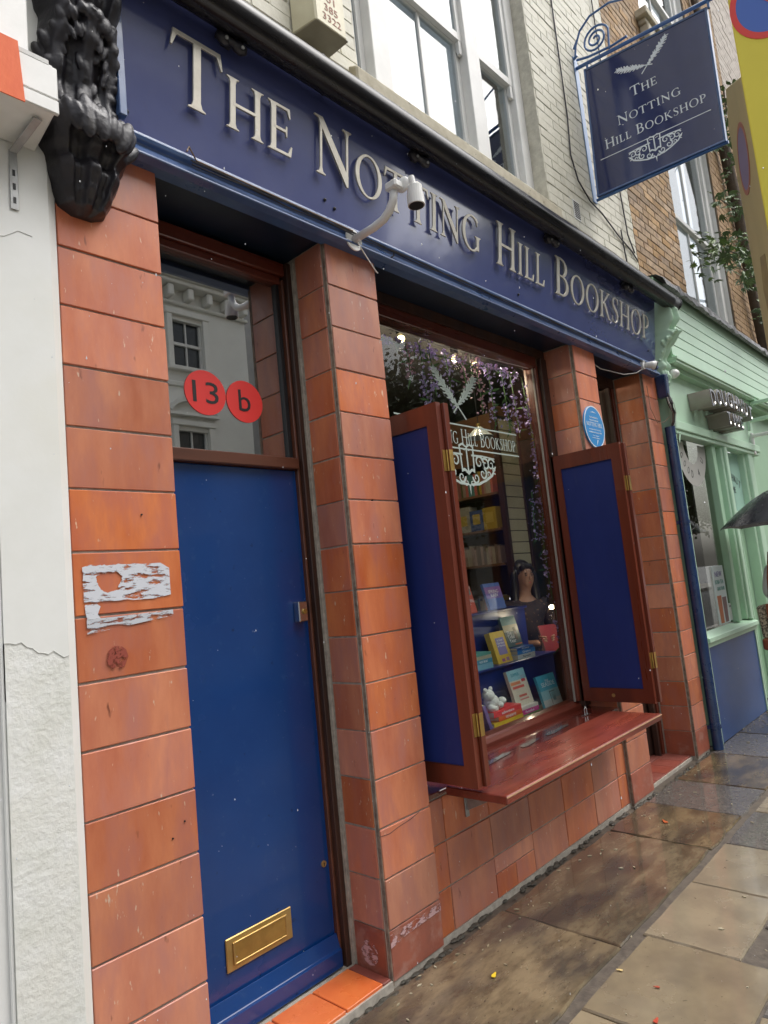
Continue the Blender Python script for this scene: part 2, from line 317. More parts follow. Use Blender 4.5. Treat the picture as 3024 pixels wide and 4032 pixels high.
# serif capitals, drawn from strokes
def ellp(cx, cy, rx, ry, a0, a1, k=20):
    return [(cx+rx*math.cos(rad(a0+(a1-a0)*i/k)), cy+ry*math.sin(rad(a0+(a1-a0)*i/k))) for i in range(k+1)]
def stem(x, t=.13, y0=0, y1=1, s=.085, bl=1, br=1, tl=1, tr=1):
    a, b = x-t/2, x+t/2; P = []
    P += [(a-s, y0), (a-s, y0+.02), (a-.025, y0+.045), (a, y0+.12)][::1] if bl else [(a, y0)]
    L_ = P
    U = [(a, y1-.12), (a-.025, y1-.045), (a-s, y1-.02), (a-s, y1)] if tl else [(a, y1)]
    V = [(b+s, y1), (b+s, y1-.02), (b+.025, y1-.045), (b, y1-.12)] if tr else [(b, y1)]
    W = [(b, y0+.12), (b+.025, y0+.045), (b+s, y0+.02), (b+s, y0)] if br else [(b, y0)]
    return L_+U+V+W
def arcs(cx, cy, rx, ry, a0, a1, tv, th, k=22):
    return (ellp(cx, cy, rx, ry, a0, a1, k), ellp(cx, cy, rx-tv, ry-th, a0, a1, k))
def glyph(c):
    c = c.upper()
    if c == 'T': return .84, [stem(.42, tl=0, tr=0, y1=.97), [(.02, 1), (.82, 1), (.86, .76), (.83, .75), (.75, .935), (.09, .935), (.01, .75), (-.02, .76)]], []
    if c == 'H': return .90, [stem(.15), stem(.75), [(.15, .46), (.75, .46), (.75, .525), (.15, .525)]], []
    if c == 'E': return .66, [stem(.15, br=0, tr=0), [(.15, .94), (.15, 1), (.58, 1), (.60, .80), (.57, .79), (.50, .94)], [(.15, .47), (.15, .53), (.46, .53), (.48, .61), (.51, .61), (.51, .38), (.48, .38), (.46, .47)], [(.15, 0), (.15, .06), (.53, .06), (.61, .23), (.645, .22), (.61, 0)]], []
    if c == 'N': return .96, [stem(.16, t=.055, tl=0, tr=0, y1=.93), stem(.82, t=.055, y0=.05, bl=0, br=0), [(.0, 1), (.20, 1), (.85, .18), (.85, -.02), (.80, -.02), (.14, .86), (.10, .96), (0, .98)]], []
    if c == 'I': return .34, [stem(.17)], []
    if c == 'L': return .62, [stem(.15, br=0), [(.15, 0), (.15, .06), (.50, .06), (.58, .23), (.615, .22), (.58, 0)]], []
    if c == 'O': return .98, [], [(*arcs(.49, .5, .48, .52, 0, 360, .135, .05, 40), True)]
    if c == 'G': return .94, [stem(.80, y0=.05, y1=.46, bl=0, br=0), [(.70, .98), (.76, .98), (.79, .76), (.755, .75)]], [(*arcs(.50, .5, .49, .52, 48, 318, .14, .055, 30), False)]
    if c == 'B': return .70, [stem(.15, br=0, tr=0)], [(*arcs(.30, .75, .30, .25, -90, 90, .12, .045), False), (*arcs(.32, .275, .35, .275, -90, 90, .13, .05), False), ([(.15, 1), (.30, 1)], [(.15, .955), (.30, .955)], False), ([(.15, .545), (.32, .545)], [(.15, .50), (.32, .50)], False), ([(.15, .05), (.32, .05)], [(.15, 0), (.32, 0)], False)]
    if c == 'P': return .66, [stem(.15, tr=0)], [(*arcs(.30, .72, .33, .28, -90, 90, .13, .05), False), ([(.15, 1), (.30, 1)], [(.15, .95), (.30, .95)], False), ([(.15, .49), (.30, .49)], [(.15, .44), (.30, .44)], False)]
    if c == 'K': return .84, [stem(.15), [(.20, .50), (.62, .96), (.54, 1), (.78, 1), (.78, .97), (.70, .95), (.30, .52)], [(.26, .55), (.40, .60), (.76, .06), (.86, .02), (.86, 0), (.66, 0)]], []
    if c == 'S':
        cl = [(.48, .83), (.42, .94), (.29, .98), (.16, .93), (.10, .80), (.13, .67), (.27, .555), (.41, .45), (.49, .31), (.46, .13), (.33, .025), (.18, .03), (.07, .15)]
        wd = [.02, .035, .04, .07, .10, .125, .14, .135, .115, .08, .045, .04, .02]
        P = []
        for i in range(len(cl)-1):
            for k in range(3): a = k/3; P.append((cl[i][0]*(1-a)+cl[i+1][0]*a, cl[i][1]*(1-a)+cl[i+1][1]*a, wd[i]*(1-a)+wd[i+1]*a))
        P.append((*cl[-1], wd[-1])); A = []; B = []
        for i, (x, y, q) in enumerate(P):
            a = P[max(i-2, 0)]; b = P[min(i+2, len(P)-1)]; dx, dy = b[0]-a[0], b[1]-a[1]; L_ = math.hypot(dx, dy) or 1
            A.append((x-dy/L_*q/2, y+dx/L_*q/2)); B.append((x+dy/L_*q/2, y-dx/L_*q/2))
        return .58, [[(.46, .98), (.50, .98), (.52, .76), (.485, .76)], [(.04, .02), (.08, .02), (.08, .26), (.045, .26)]], [(A, B, False)]
    return .35, [], []
def serif(s, o, u, v, n, cap, width, depth, small=.78, gap=.10, base=0):
    """returns list of (char, MB) laid out from o over width; first letters of words full height, others small caps"""
    out = []; x = 0; first = True; L_ = []
    for ch in s:
        if ch == ' ': x += .42; first = True; continue
        k = 1.0 if first else small; first = False
        wdt, po, st = glyph(ch); L_.append((ch, x, k, po, st)); x += wdt*k+gap*.9
    W = x-gap*.9; sx = width/W; u, v, n = Vector(u), Vector(v), Vector(n)
    for ch, x0, k, po, st in L_:
        mb = MB(); q = 0
        for p in po: mb.prism([((x0+a*k)*sx, b*k*cap) for a, b in p], o, u, v, n, depth+q, base); q += depth*.04+.00005
        for A, B, cl in st:
            mb.strip([((x0+a*k)*sx, b*k*cap) for a, b in A], [((x0+a*k)*sx, b*k*cap) for a, b in B], o, u, v, n, depth+q, cl, base); q += depth*.04+.00005
        out.append((ch, mb))
    return out
def feather(mb, o, u, v, n, length, ang, width, d, flip=1):
    """quill with slanted barbs; base at o, tip at angle"""
    u, v = Vector(u), Vector(v); a = rad(ang); U = u*math.cos(a)+v*math.sin(a); V = (v*math.cos(a)-u*math.sin(a))*flip
    mb.prism([(0, -.004*length/.3), (length, -.001), (length, .001), (0, .004*length/.3)], o, U, V, n, d*1.3)
    K = 26
    for i in range(K):
        t0 = .22+.76*i/K; t1 = t0+.6/K
        wd = width*math.sin(min(1, (t0-.15)/.85)*math.pi*.93)**.6*(.8+.3*math.sin(i*2.3))
        x0, x1 = t0*length, t1*length
        mb.prism([(x0, .0012), (x1, .0012), (x1+wd*.9, wd), (x0+wd*.8, wd*.96)], o, U, V, n, d)
        if i % 7 != 5: mb.prism([(x0, -.0012), (x0+wd*.5, -wd*.55), (x1+wd*.55, -wd*.5), (x1, -.0012)], o, U, V, n, d*.9)
def curl(cx, cy, r0, turns, a0, sgn=1, w0=.1, k=26):
    A = []; B = []
    for i in range(k+1):
        t = i/k; a = a0+sgn*turns*2*math.pi*t; r = r0*(1-.82*t); w_ = w0*r0*(1-.6*t)
        A.append((cx+(r+w_)*math.cos(a), cy+(r+w_)*math.sin(a))); B.append((cx+(r-w_)*math.cos(a), cy+(r-w_)*math.sin(a)))
    return A, B
def emblem(mb, o, u, v, n, W, d):
    """open book between mirrored scrollwork; W full width, hangs from o (top centre)"""
    k = W/2
    for s in (-1, 1):
        def st(A, B): mb.strip([(s*a*k, b*k) for a, b in A], [(s*a*k, b*k) for a, b in B], o, u, v, n, d*(1+.05*random.random()))
        for cx, cy, r, tu, a0, sg, w_ in ((.40, -.17, .15, 1.2, 0, 1, .18), (.62, -.20, .14, 1.3, 2.6, -1, .18), (.82, -.19, .14, 1.3, .4, 1, .17), (.50, -.40, .13, 1.2, 1.2, -1, .2), (.24, -.50, .12, 1.2, 3, 1, .2), (.10, -.60, .09, 1.1, 1.5, -1, .22), (.70, -.40, .09, 1.1, 4.0, 1, .22), (.93, -.30, .08, 1.0, 5.0, -1, .2)):
            st(*curl(cx, cy, r, tu, a0, sg, w_))
        st([(.15, -.02), (.55, -.015), (.97, -.05)], [(.15, -.06), (.55, -.05), (.97, -.07)])
        st([(.03, -.62), (.30, -.60), (.55, -.52), (.80, -.40), (.96, -.22)], [(.03, -.66), (.31, -.65), (.58, -.56), (.84, -.44), (1.0, -.22)])
        st([(.0, .14), (.12, .20), (.25, .15)], [(.0, .10), (.12, .155), (.25, .105)])
        st([(.25, .15), (.22, -.36)], [(.205, .12), (.175, -.33)]); st([(0, .14), (0, -.44)], [(.022, .12), (.022, -.42)]); st([(.0, -.38), (.12, -.31), (.22, -.34)], [(0, -.45), (.12, -.37), (.22, -.40)])
        st([(.05, .06), (.16, .09)], [(.05, .04), (.16, .07)])
    mb.prism([(-.03*k, -.64*k), (.03*k, -.64*k), (0, -.86*k)], o, u, v, n, d)

# ------------------------------------------------------------------ ground, pavement, road
g = MB(); g.quad((-60, -60, -.16), (120, -60, -.16), (120, 60, -.16), (-60, 60, -.16)); tag(g.build('ground', ROAD), kind='structure')
pv = MB().box(-14, 40, -3.0, 3.5, -.15, -.012).build('pavement', PJOINT); tag(pv, kind='structure')
op = MB().box(-14, 40, -12.9, -9.6, -.15, 0).build('far_pavement', YORK2); tag(op, kind='structure')
kb = MB().box(-14, 40, -3.16, -3.005, -.15, .0).build('kerb', YORKG); tag(kb, kind='structure')
ln = MB().box(-14, 40, -3.5, -3.42, -.159, -.155).box(-14, 40, -3.68, -3.6, -.159, -.155).build('road_marking', M('yellow_line', (.6, .45, .05), rough=.4)); tag(ln, kind='structure')
def slab(x0, x1, y0, y1, mat, wob=.006, zt=0):
    n = 6; P = []
    def e(a, b, k): return [(a[0]+(b[0]-a[0])*i/k, a[1]+(b[1]-a[1])*i/k) for i in range(k)]
    L_ = e((x0, y0), (x1, y0), n)+e((x1, y0), (x1, y1), n)+e((x1, y1), (x0, y1), n)+e((x0, y1), (x0, y0), n)
    L_ = [(x+random.uniform(-wob, wob), y+random.uniform(-wob, wob)) for x, y in L_]
    cx, cy = (x0+x1)/2, (y0+y1)/2; k = len(L_)
    tz = zt+random.uniform(-.002, .002); tx = random.uniform(-.003, .003)
    V = [(x-cx, y-cy, tz-.007) for x, y in L_]+[((x-cx)*(1-.008/max(.2, x1-x0)*1.2), (y-cy)*(1-.012/max(.2, y1-y0)), tz+tx*(x-cx)) for x, y in L_]+[(x-cx, y-cy, -.03) for x, y in L_]
    F = [tuple(range(k, 2*k))]+[(i, (i+1) % k, k+(i+1) % k, k+i) for i in range(k)]+[(2*k+i, 2*k+(i+1) % k, (i+1) % k, i) for i in range(k)]
    mb = MB(); mb.add(V, F); o = mb.build('paving_slab', mat, None); o.parent = pv; o.location = (cx, cy, 0)
row1 = [-3.6, -2.5, -1.45, -.30, .76, 1.93, 2.51, 3.07, 3.87, 4.6, 5.5, 6.4, 7.3, 8.2, 9.2]
for i in range(len(row1)-1):
    mt = YORKG if i in (6, 8) else YORK
    slab(row1[i]+.008, row1[i+1]-.008, -.625, -.025 if row1[i] < 3.9 else .02, mt, .009)
row2 = [-3.2, -2.55, -1.9, -1.3, -.70, -.12, .29, .90, 1.49, 2.05, 2.62, 3.2, 3.8, 4.4, 5.0, 5.6, 6.2, 6.8, 7.5, 8.2]
for i in range(len(row2)-1):
    a, b = row2[i], row2[i+1]
    slab(a+.005, b-.005, -1.20 if b < 1 else -1.055, -.662 if a > .8 else -.678, YORKG if i in (9, 12, 16) else YORK2, .003)
for yy0, yy1 in ((-1.68, -1.21), (-2.2, -1.69), (-2.9, -2.21)):
    xx = -3.5+random.random()*.3
    while xx < 8:
        wv = random.choice((.6, .75, .62)); top = yy1
        if yy1 > -1.3 and xx > .88: top = -1.065
        slab(xx+.005, xx+wv-.005, yy0, top, YORK2 if random.random() < .75 else YORKG, .003); xx += wv
gm = MB()
for i in range(240):   # grime and moss along the foot of the wall
    x = random.uniform(-.8, 5.6); y = -abs(random.gauss(0, .018))-.002; r = random.uniform(.006, .016)
    if -.80 < x < -.03: y -= .01
    if .36 < x < 2.37: y += .028
    gm.ell((x, y, -.004), (r*1.8, r, r*.5), 6, 4)
tag(gm.build('kerbside_grit', GRIT), 'dark grit and moss packed along the foot of the tiled shopfront', 'grit', kind='stuff')
db = MB()
for i in range(150):
    x = random.uniform(-.2, 5.2); y = -abs(random.gauss(0, .12))-.02 if i % 2 else random.uniform(-1.7, -.05); r = random.uniform(.003, .008)
    a = random.random()*3; db.prism([(r*1.8*math.cos(a), r*1.8*math.sin(a)), (-r*.6*math.sin(a), r*.6*math.cos(a)), (-r*1.6*math.cos(a), -r*1.5*math.sin(a)), (r*.6*math.sin(a), -r*.6*math.cos(a))], (x, y, .002), X, Y, Z, .0035)
tag(db.build('litter_specks', M('pale_litter', (.5, .46, .34), (.25, .2, .12), scale=3, rough=.7)), 'pale petals and litter specks scattered over the wet slabs', 'litter', kind='stuff')
def fleaf(x, y, s, a, mat, lab):
    mb = MB(); pts = []
    for i in range(14):
        t = 2*math.pi*i/14; r = s*(1+.25*math.cos(3*t)+.1*random.random()); pts.append((r*math.cos(t), r*.42*math.sin(t)))
    mb.prism(pts, (0, 0, 0), Vector((math.cos(a), math.sin(a), 0)), Vector((-math.sin(a), math.cos(a), 0)), Z, .002)
    o = mb.build('fallen_leaf', mat, smooth=False); o.location = (x, y, .006); o.rotation_euler = (.06, .05, 0); tag(o, lab, 'leaf')
fleaf(.28, -.30, .018, .3, M('leaf_yellow', (.72, .50, .03), rough=.4), 'bright yellow leaf lying on the wet brown slab below the counter')
fleaf(2.20, -.27, .026, .8, M('leaf_orange', (.45, .10, .03), rough=.4), 'curled orange leaf on the slab beside the second pillar foot')
fleaf(.36, -.93, .016, .1, M('leaf_red', (.42, .06, .03), rough=.4), 'small red leaf on the pale slab nearest the bottom of the picture')
fleaf(.55, -.86, .011, 2.0, M('leaf_red2', (.36, .07, .04), rough=.4), 'tiny reddish leaf beyond the small red leaf on the same pale slab')
fleaf(.58, -.70, .012, 2.0, M('leaf_pale', (.6, .45, .2), rough=.4), 'tiny pale leaf on the joint between brown and pale slabs')

# ------------------------------------------------------------------ bookshop building
B = thing('bookshop_building', (1.35, .3, 0), 'white painted brick house with a terracotta tiled bookshop front and blue door', 'building')
zj = lambda j: .2*(16.05-j)
def pillar(x0, x1, depth=0, name='tiled_pillar'):
    core = MB().box(x0+.007, x1-.004, .007, .30, -.02, 3.225)
    o = core.build(name, GROUT, B)
    ws = x1-x0-(.009 if depth else .004); xo = .0045 if depth else .002
    if depth: MB().box(x0+.004, x0+.012, .004, .02, .0, 3.222).build('corner_mortar', M('dirty_corner_mortar', (.30, .24, .18), (.13, .09, .07), scale=25, rough=.8), o)
    for j in range(0, 17):
        zt = zj(j) if j else 3.222; zb = zj(j+1) if j < 16 else .012
        if j == 16: continue
        if j == 15: zb = .012
        h = zt-zb-.0075
        if h < .03: continue
        me = boxmesh('tile', ws, .022, h, TCD if j == 15 else TC, .0022, .0012, key=random.randint(0, 5))
        dy = random.uniform(-.0018, .0018)
        inst('tile', me, o, ((x0+x1)/2+xo-.0005, .011+dy, (zt+zb)/2), (random.uniform(-.004, .004), 0, random.uniform(-.004, .004)))
        if depth:
            me = boxmesh('tile', .022, depth-.022, h, TCD if j >= 15 else TC, .0022, 0, key=random.randint(6, 9))
            inst('tile', me, o, (x0+.011+random.uniform(-.0015, .0015), .018+depth/2, (zt+zb)/2+random.uniform(-.002, .002)))
    return o
p1 = pillar(-1.1954, -.828); p2 = pillar(0, .337, .20); p3 = pillar(2.387, 2.73, .245); p4 = pillar(3.643, 3.925, .245)
p1['label'] = 'left pillar of single terracotta tiles with torn paper remains'; p2['label'] = 'second pillar between the blue door and the window'
# dark hairline crack and drill holes
MB().tube([(0.0, -.002, .585), (.06, -.002, .579), (.12, -.002, .589), (.2, -.002, .596), (.26, -.002, .61)], .0011, 5).build('tile_crack', BLACK, p2)
for x, z in ((-.875, .92), (-.92, .88), (-.96, 1.93), (.16, 2.01)): MB().tube([(x, -.003, z), (x, .01, z)], .003, 8).build('drill_hole', BLACK, p1)
# torn label remains on the left pillar (tiles 7/8)
SM1 = smearmat('torn_paper_white', (.58, .60, .65), .455, 16, (1, 1, 4)); SM2 = smearmat('torn_paper_grey', (.5, .52, .56), .48, 12, (1, 1, 5)); SM3 = smearmat('scraped_glue', (.27, .055, .035), .5, 40, (1, 1, 1)); SM4 = smearmat('lime_bloom', (.52, .33, .33), .5, 22, (1, 1, 2))
ou = []; inn = []
for i in range(48):
    a = 2*math.pi*i/48; dx, dy = math.cos(a), math.sin(a); cx, cy = .075, .018
    t = min(((.292-cx)/dx if dx > 1e-6 else (-cx/dx if dx < -1e-6 else 9)), ((.068-cy)/dy if dy > 1e-6 else ((-.048-cy)/dy if dy < -1e-6 else 9)))
    ou.append((cx+dx*t+random.uniform(-.003, .001), cy+dy*t+random.uniform(-.003, .002))); r_ = .036*(1+.22*math.cos(a*1+.6)+.12*math.sin(3*a)+random.uniform(-.06, .06)); inn.append((cx+dx*r_*1.15, cy+dy*r_*.85))
MB().strip(ou, inn, (-1.165, -.0035, 1.70), X, Z, -Y, .0006, True).build('paper_remains', SM1, p1)
MB().prism([(0, -.04), (.03, -.046), (.05, -.062), (.04, -.085), (.05, -.1), (.012, -.115), (.003, -.08)], (-1.165, -.0035, 1.70), X, Z, -Y, .0005).build('paper_remains', SM1, p1)
MB().strip([(0, .0), (.1, .0), (.29, .005)], [(0, -.045), (.1, -.035), (.29, -.015)], (-1.16, -.0035, 1.602), X, Z, -Y, .0007).build('paper_remains', SM2, p1)
MB().prism([(.035*math.cos(i*.6), .037*math.sin(i*.6)) for i in range(10)], (-1.07, -.0035, 1.475), X, Z, -Y, .0012).build('glue_patch', SM3, p1)
MB().strip([(0, .0), (.1, .0), (.33, .0)], [(0, -.05), (.1, -.035), (.33, -.03)], (.004, -.0035, .196), X, Z, -Y, .0006).build('lime_bloom', SM4, p2)
MB().prism([(.03+.05*math.cos(i*.6), .05*math.sin(i*.6)) for i in range(10)], (-.003, .09, .10), Y, Z, -X, .0006).build('lime_bloom', SM4, p2)
# wall under the window
ris = MB().box(.34, 2.386, .037, .30, -.02, .645).box(.30, 2.40, .028, .045, -.02, .018).build('stall_riser', GROUT, B)
vx = [.337, .46, .815, 1.18, 1.545, 1.917, 2.258, 2.386]
for k, (z0, z1) in enumerate(((.018, .215), (.215, .415), (.415, .615))):
    for i in range(len(vx)-1):
        a, b = vx[i], vx[i+1]
        if k == 1-1 and i == 2:   # one tile pieced from smaller cuts
            for (aa, bb, c0, c1) in ((a, (a+b)/2, z0, z0+.115), ((a+b)/2, b, z0, z0+.115), (a, b, z0+.115, z1)):
                inst('tile', boxmesh('tile', bb-aa-.005, .02, c1-c0-.006, TC, .002, 0, key=11), ris, ((aa+bb)/2, .040, (c0+c1)/2))
            continue
        inst('tile', boxmesh('tile', b-a-.007, .022, z1-z0-.008, TC, .0022, .001, key=20+k), ris, ((a+b)/2, .041+random.uniform(-.001, .001), (z0+z1)/2))
MB().box(.345, 2.380, .034, .05, .62, .645).build('riser_capping', GROUT, B)
# door step
st = MB().box(-.83, 0, .0, .30, -.03, .022).build('door_step', GROUT, B)
for i, x in enumerate((-.655, -.451, -.2475)):
    inst('tile', boxmesh('tile', .198, .205, .016, TCF, .002, .001), st, (x+.098, .112, .026))
inst('tile', boxmesh('tile', .044, .205, .014, TCL, .002), st, (-.0245, .112, .024)); inst('tile', boxmesh('tile', .17, .205, .016, TCF, .002), st, (-.744, .112, .026))
st2 = MB().box(2.735, 3.64, .05, .6, -.03, .012).build('door_step', GROUT, B)
for i in range(5): inst('tile', boxmesh('tile', .175, .20, .016, TCL, .002), st2, (2.83+.18*i, .16, .014)); inst('tile', boxmesh('tile', .175, .20, .016, TCL, .002), st2, (2.83+.18*i, .365, .014))
# blue door and its frame
fr = MB().box(-.032, -.004, .236, .34, .02, 3.2).box(-.850, -.70, .236, .34, .02, 3.2).build('door_frame', WOODD, B, .003)
MB().box(-.004, .03, .222, .30, .0, 3.2).build('frame_mortar', GROUT, fr)
MB().box(-.046, -.032, .262, .33, .03, 3.12).build('frame_bead', WOODB, fr, .003)
MB().box(-.70, -.046, .246, .34, 2.19, 2.242).build('transom_bar', WOODB, fr, .004)
MB().box(-.70, -.033, .25, .34, 3.135, 3.2).box(-.70, -.046, .272, .34, 3.10, 3.135).build('head_rail', WOODH, fr, .004)
MB().box(-.072, -.046, .285, .33, 2.242, 3.10).build('glazing_bead', BLACK, fr, .003)
MB().box(-.70, -.072, .300, .306, 2.242, 3.10).build('transom_glass', GLT, fr)
dr = MB().box(-.70, -.046, .282, .33, .05, 2.188).build('blue_door', BLUED, B, .002)
wb = MB(); wb.prism([(0, .0), (0, .115), (.012, .13), (.03, .075), (.04, .07), (.04, 0)], (-.70, .282, .032), -Y, Z, X, .652); wb.build('weatherboard', BLUED, dr, .002)
lp = MB().box(-.587, -.274, .274, .282, .236, .356).build('letter_plate', BRASSP, dr, .003)
MB().box(-.552, -.31, .268, .274, .255, .262).box(-.552, -.31, .268, .274, .33, .337).box(-.559, -.552, .268, .274, .255, .337).box(-.31, -.303, .268, .274, .255, .337).build('letter_frame', BRASSP, dr, .0015)
MB().box(-.552, -.31, .2712, .2755, .262, .33).build('letter_flap', BRASS, dr, .001)
lk = MB().box(-.125, -.075, .242, .282, 1.495, 1.585).build('door_latch', CHROME, dr, .004)
MB().tube([(-.095, .241, 1.54), (-.095, .236, 1.54)], .012, 16).box(-.10, -.09, .234, .238, 1.53, 1.55).build('latch_cylinder', BRASS, dr)
kh = MB().tube([(-.078, .282, .452), (-.078, .276, .452)], .013, 18).build('escutcheon', BRASSP, dr)
MB().tube([(-.078, .276, .455), (-.078, .2745, .455)], .003, 8).box(-.0795, -.0765, .2745, .276, .445, .455).build('keyhole', BLACK, dr)
# number discs on the transom glass
dn = MB(); dn.prism([(.1*math.cos(i*math.pi/20), .098*math.sin(i*math.pi/20)) for i in range(40)], (-.487, .298, 2.504), X, Z, -Y, .001)
dsc = dn.build('number_disc', RED, fr)
dn = MB(); dn.prism([(.096*math.cos(i*math.pi/20), .096*math.sin(i*math.pi/20)) for i in range(40)], (-.288, .2978, 2.492), X, Z, -Y, .001)
dsc2 = dn.build('number_disc', RED, fr)
text('13', (-.487, .2965, 2.505), X, Z, .095, BLACK, fr, width=.125); text('b', (-.290, .2963, 2.495), X, Z, .098, BLACK, fr, width=.062)
# interior of the entrance passage
pas = MB().box(-.95, .1, 1.25, 1.3, 0, 3.3).box(-.95, .1, .35, 1.25, 3.22, 3.25).box(.06, .1, .34, 1.25, 2.2, 3.22).build('passage_wall', INT, B)
# soffit
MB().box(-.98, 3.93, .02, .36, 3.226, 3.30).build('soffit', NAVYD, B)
MB().box(-.98, 3.93, .31, .37, 3.20, 3.225).box(.345, 2.38, .225, .31, 3.16, 3.224).box(2.74, 3.64, .26, .33, 3.14, 3.224).build('lintel', WOODD, B)
# shop window frame
wf = MB().box(2.30, 2.384, .215, .33, .66, 3.16).build('window_frame', WOODD, B, .004); MB().box(.340, .40, .215, .33, .66, 3.16).build('jamb', WOODD, wf, .004)
MB().box(2.268, 2.30, .245, .33, .70, 3.11).build('frame_bead', WOOD, wf, .004); MB().box(.40, 2.268, .235, .33, 3.09, 3.16).build('head_rail', WOODH, wf, .004)
MB().box(2.258, 2.267, .264, .276, .70, 3.10).build('glazing_strip', M('grey_strip', (.30, .28, .25), rough=.6), wf)  # plain grey strip along the right edge of the glass
mb = MB(); mb.prism([(0, .645), (-.085, .645), (-.085, .675), (-.06, .69), (-.05, .70), (-.02, .712), (0, .712)], (.345, .33, 0), Y, Z, X, 2.036); mb.build('window_cill', WOODH, wf, .003)
MB().box(.40, 2.268, .282, .288, .70, 3.10).build('window_glass', GL, wf)
# white sash mark line across top of window = wire
MB().tube([(.5, .262, 3.05), (1.1, .262, 3.035), (1.6, .262, 3.05), (2.2, .262, 3.075)], .0025, 5).build('hanging_wire', CABLEW, wf)
# window vinyl
vy = MB()
for ch, q in serif('The Notting Hill Bookshop', (.70, .280, 2.436), X, Z, -Y, .098, 1.215, .0012, gap=.09): vy.v += q.v and []; o_ = len(vy.v); vy.v += q.v; vy.f += [tuple(i+o_ for i in f_) for f_ in q.f]; vy.mi += [0]*len(q.f)
vy.box(.69, 1.945, .2785, .280, 2.554, 2.563).box(.69, 1.945, .2785, .280, 2.404, 2.413)
emblem(vy, (1.335, .280, 2.385), X, Z, -Y, .62, .0012)
feather(vy, (1.375, .280, 2.60), X, Z, -Y, .42, 134, .050, .0012); feather(vy, (1.25, .280, 2.63), X, Z, -Y, .38, 46, .048, .0012, -1)
vy.build('window_lettering', VINYL, wf)
# fold-out shutters
def shutter(x, label, yh=.235, yf=-.275, z0=.70, z1=2.425):
    leaf = MB()
    s = leaf
    s.box(x, x+.034, yf, yf+.066, z0, z1).box(x, x+.034, yh-.066, yh, z0, z1).box(x+.001, x+.033, yf+.05, yh-.05, z1-.102, z1-.001).box(x+.001, x+.033, yf+.05, yh-.05, z0+.001, z0+.092)
    o = s.build('shutter', WOOD, B); o['label'] = label
    for zz_ in (z0+.092, z1-.103): MB().box(x-.0006, x+.002, yf+.066, yh-.066, zz_, zz_+.0012).build('joint_line', BLACK, o)
    MB().box(x+.008, x+.028, yf+.060, yh-.060, z0+.086, z1-.096).build('panel', PANEL, o)
    MB().box(x+.039, x+.073, yf-.018, yh-.02, z0+.003, z1-.004).build('folded_leaf', WOOD, o, .002)
    for zz in (z0+.22, z1-.33):
        hg = MB().box(x+.012, x+.0355, yf-.0025, yf-.0002, zz, zz+.10).box(x+.0375, x+.066, yf-.0205, yf-.0182, zz, zz+.10); hg.tube([(x+.0365, yf-.008, zz), (x+.0365, yf-.008, zz+.10)], .004, 8)
        h = hg.build('hinge', BRASS, o)
        MB().tube([(x+.021, yf-.0035, zz+.02), (x+.021, yf-.002, zz+.02)], .003, 6).tube([(x+.021, yf-.0035, zz+.05), (x+.021, yf-.002, zz+.05)], .003, 6).tube([(x+.021, yf-.0035, zz+.08), (x+.021, yf-.002, zz+.08)], .003, 6).build  # screws sit under the knuckle
    return o
sh1 = shutter(.41, 'left shutter folded out beside the second pillar', z0=.69, z1=2.448, yf=-.228)
sh2 = shutter(2.30, 'right shutter folded out in front of the third pillar', z0=.70, z1=2.42, yf=-.275)
MB().tube([(2.2995, .0, .745), (2.296, .0, .745)], .012, 14).build('ring_pull', BRASSP, sh2)
# fold-down counter
cn = thing('window_counter', (1.35, -.1, .62), 'wet red mahogany fold-down counter below the shop window', 'counter')
MB().box(.345, 2.38, .012, .243, .628, .650).build('inner_board', WOODW2, cn, .003)
MB().box(.45, 2.20, -.345, -.006, .626, .664).build('outer_board', WOODW, cn, .004)
MB().box(.449, 2.201, -.347, -.3448, .655, .661).build('worn_edge', RAWW, cn)
for x in (.62, 1.30, 2.0):
    b = MB().box(x, x+.022, -.26, .028, .60, .625).box(x, x+.028, .022, .029, .47, .61); b.hexa([(x+.008, -.2, .60), (x+.014, -.2, .60), (x+.014, .02, .50), (x+.008, .02, .50), (x+.008, -.19, .605), (x+.014, -.19, .605), (x+.014, .02, .60), (x+.008, .02, .60)])
    b.build('support_bracket', ZINC, cn, .002)
WATER = M('standing_water', (.10, .09, .09), rough=.02, spec=1, coat=1)
for x, l_, yy in ((.80, .34, .05), (1.23, .22, .06), (1.52, .30, .07)):
    mb = MB(); mb.prism([(l_*a, .034*b+.02*a) for a, b in ((0, 0), (.2, -.5), (.6, -.35), (.95, -.2), (1, .2), (.8, .8), (.5, .5), (.3, .9), (.05, .6))], (x, yy, .6522), X, Y, Z, .0012); mb.build('puddle', WATER, cn)
hp = MB().box(2.06, 2.14, .10, .125, .6525, .656); hp.tube([(2.085, .112, .655), (2.085, .112, .69), (2.10, .112, .705), (2.115, .112, .69), (2.115, .112, .655)], .004, 8); hp.build('hasp', CHROME, cn)
# shop entrance between third and fourth pillar
de = MB().box(2.735, 2.80, .30, .37, .02, 3.14).box(3.57, 3.642, .30, .37, .02, 3.14).box(3.54, 3.57, .265, .31, .02, 3.14).build('entrance_frame', WOODD, B, .004)
MB().box(3.600, 3.642, .262, .30, .02, 3.14).build('frame_bead', WOOD, de, .003)
MB().box(2.80, 3.57, .32, .36, 2.2, 2.27).box(2.80, 2.90, .33, .37, .03, 2.2).box(3.46, 3.57, .33, .37, .03, 2.2).box(2.9, 3.46, .33, .37, .03, .4).build('entrance_door', WOODD, B, .003)
MB().box(2.8, 3.57, .345, .35, .4, 3.12).build('entrance_glass', GL, B)

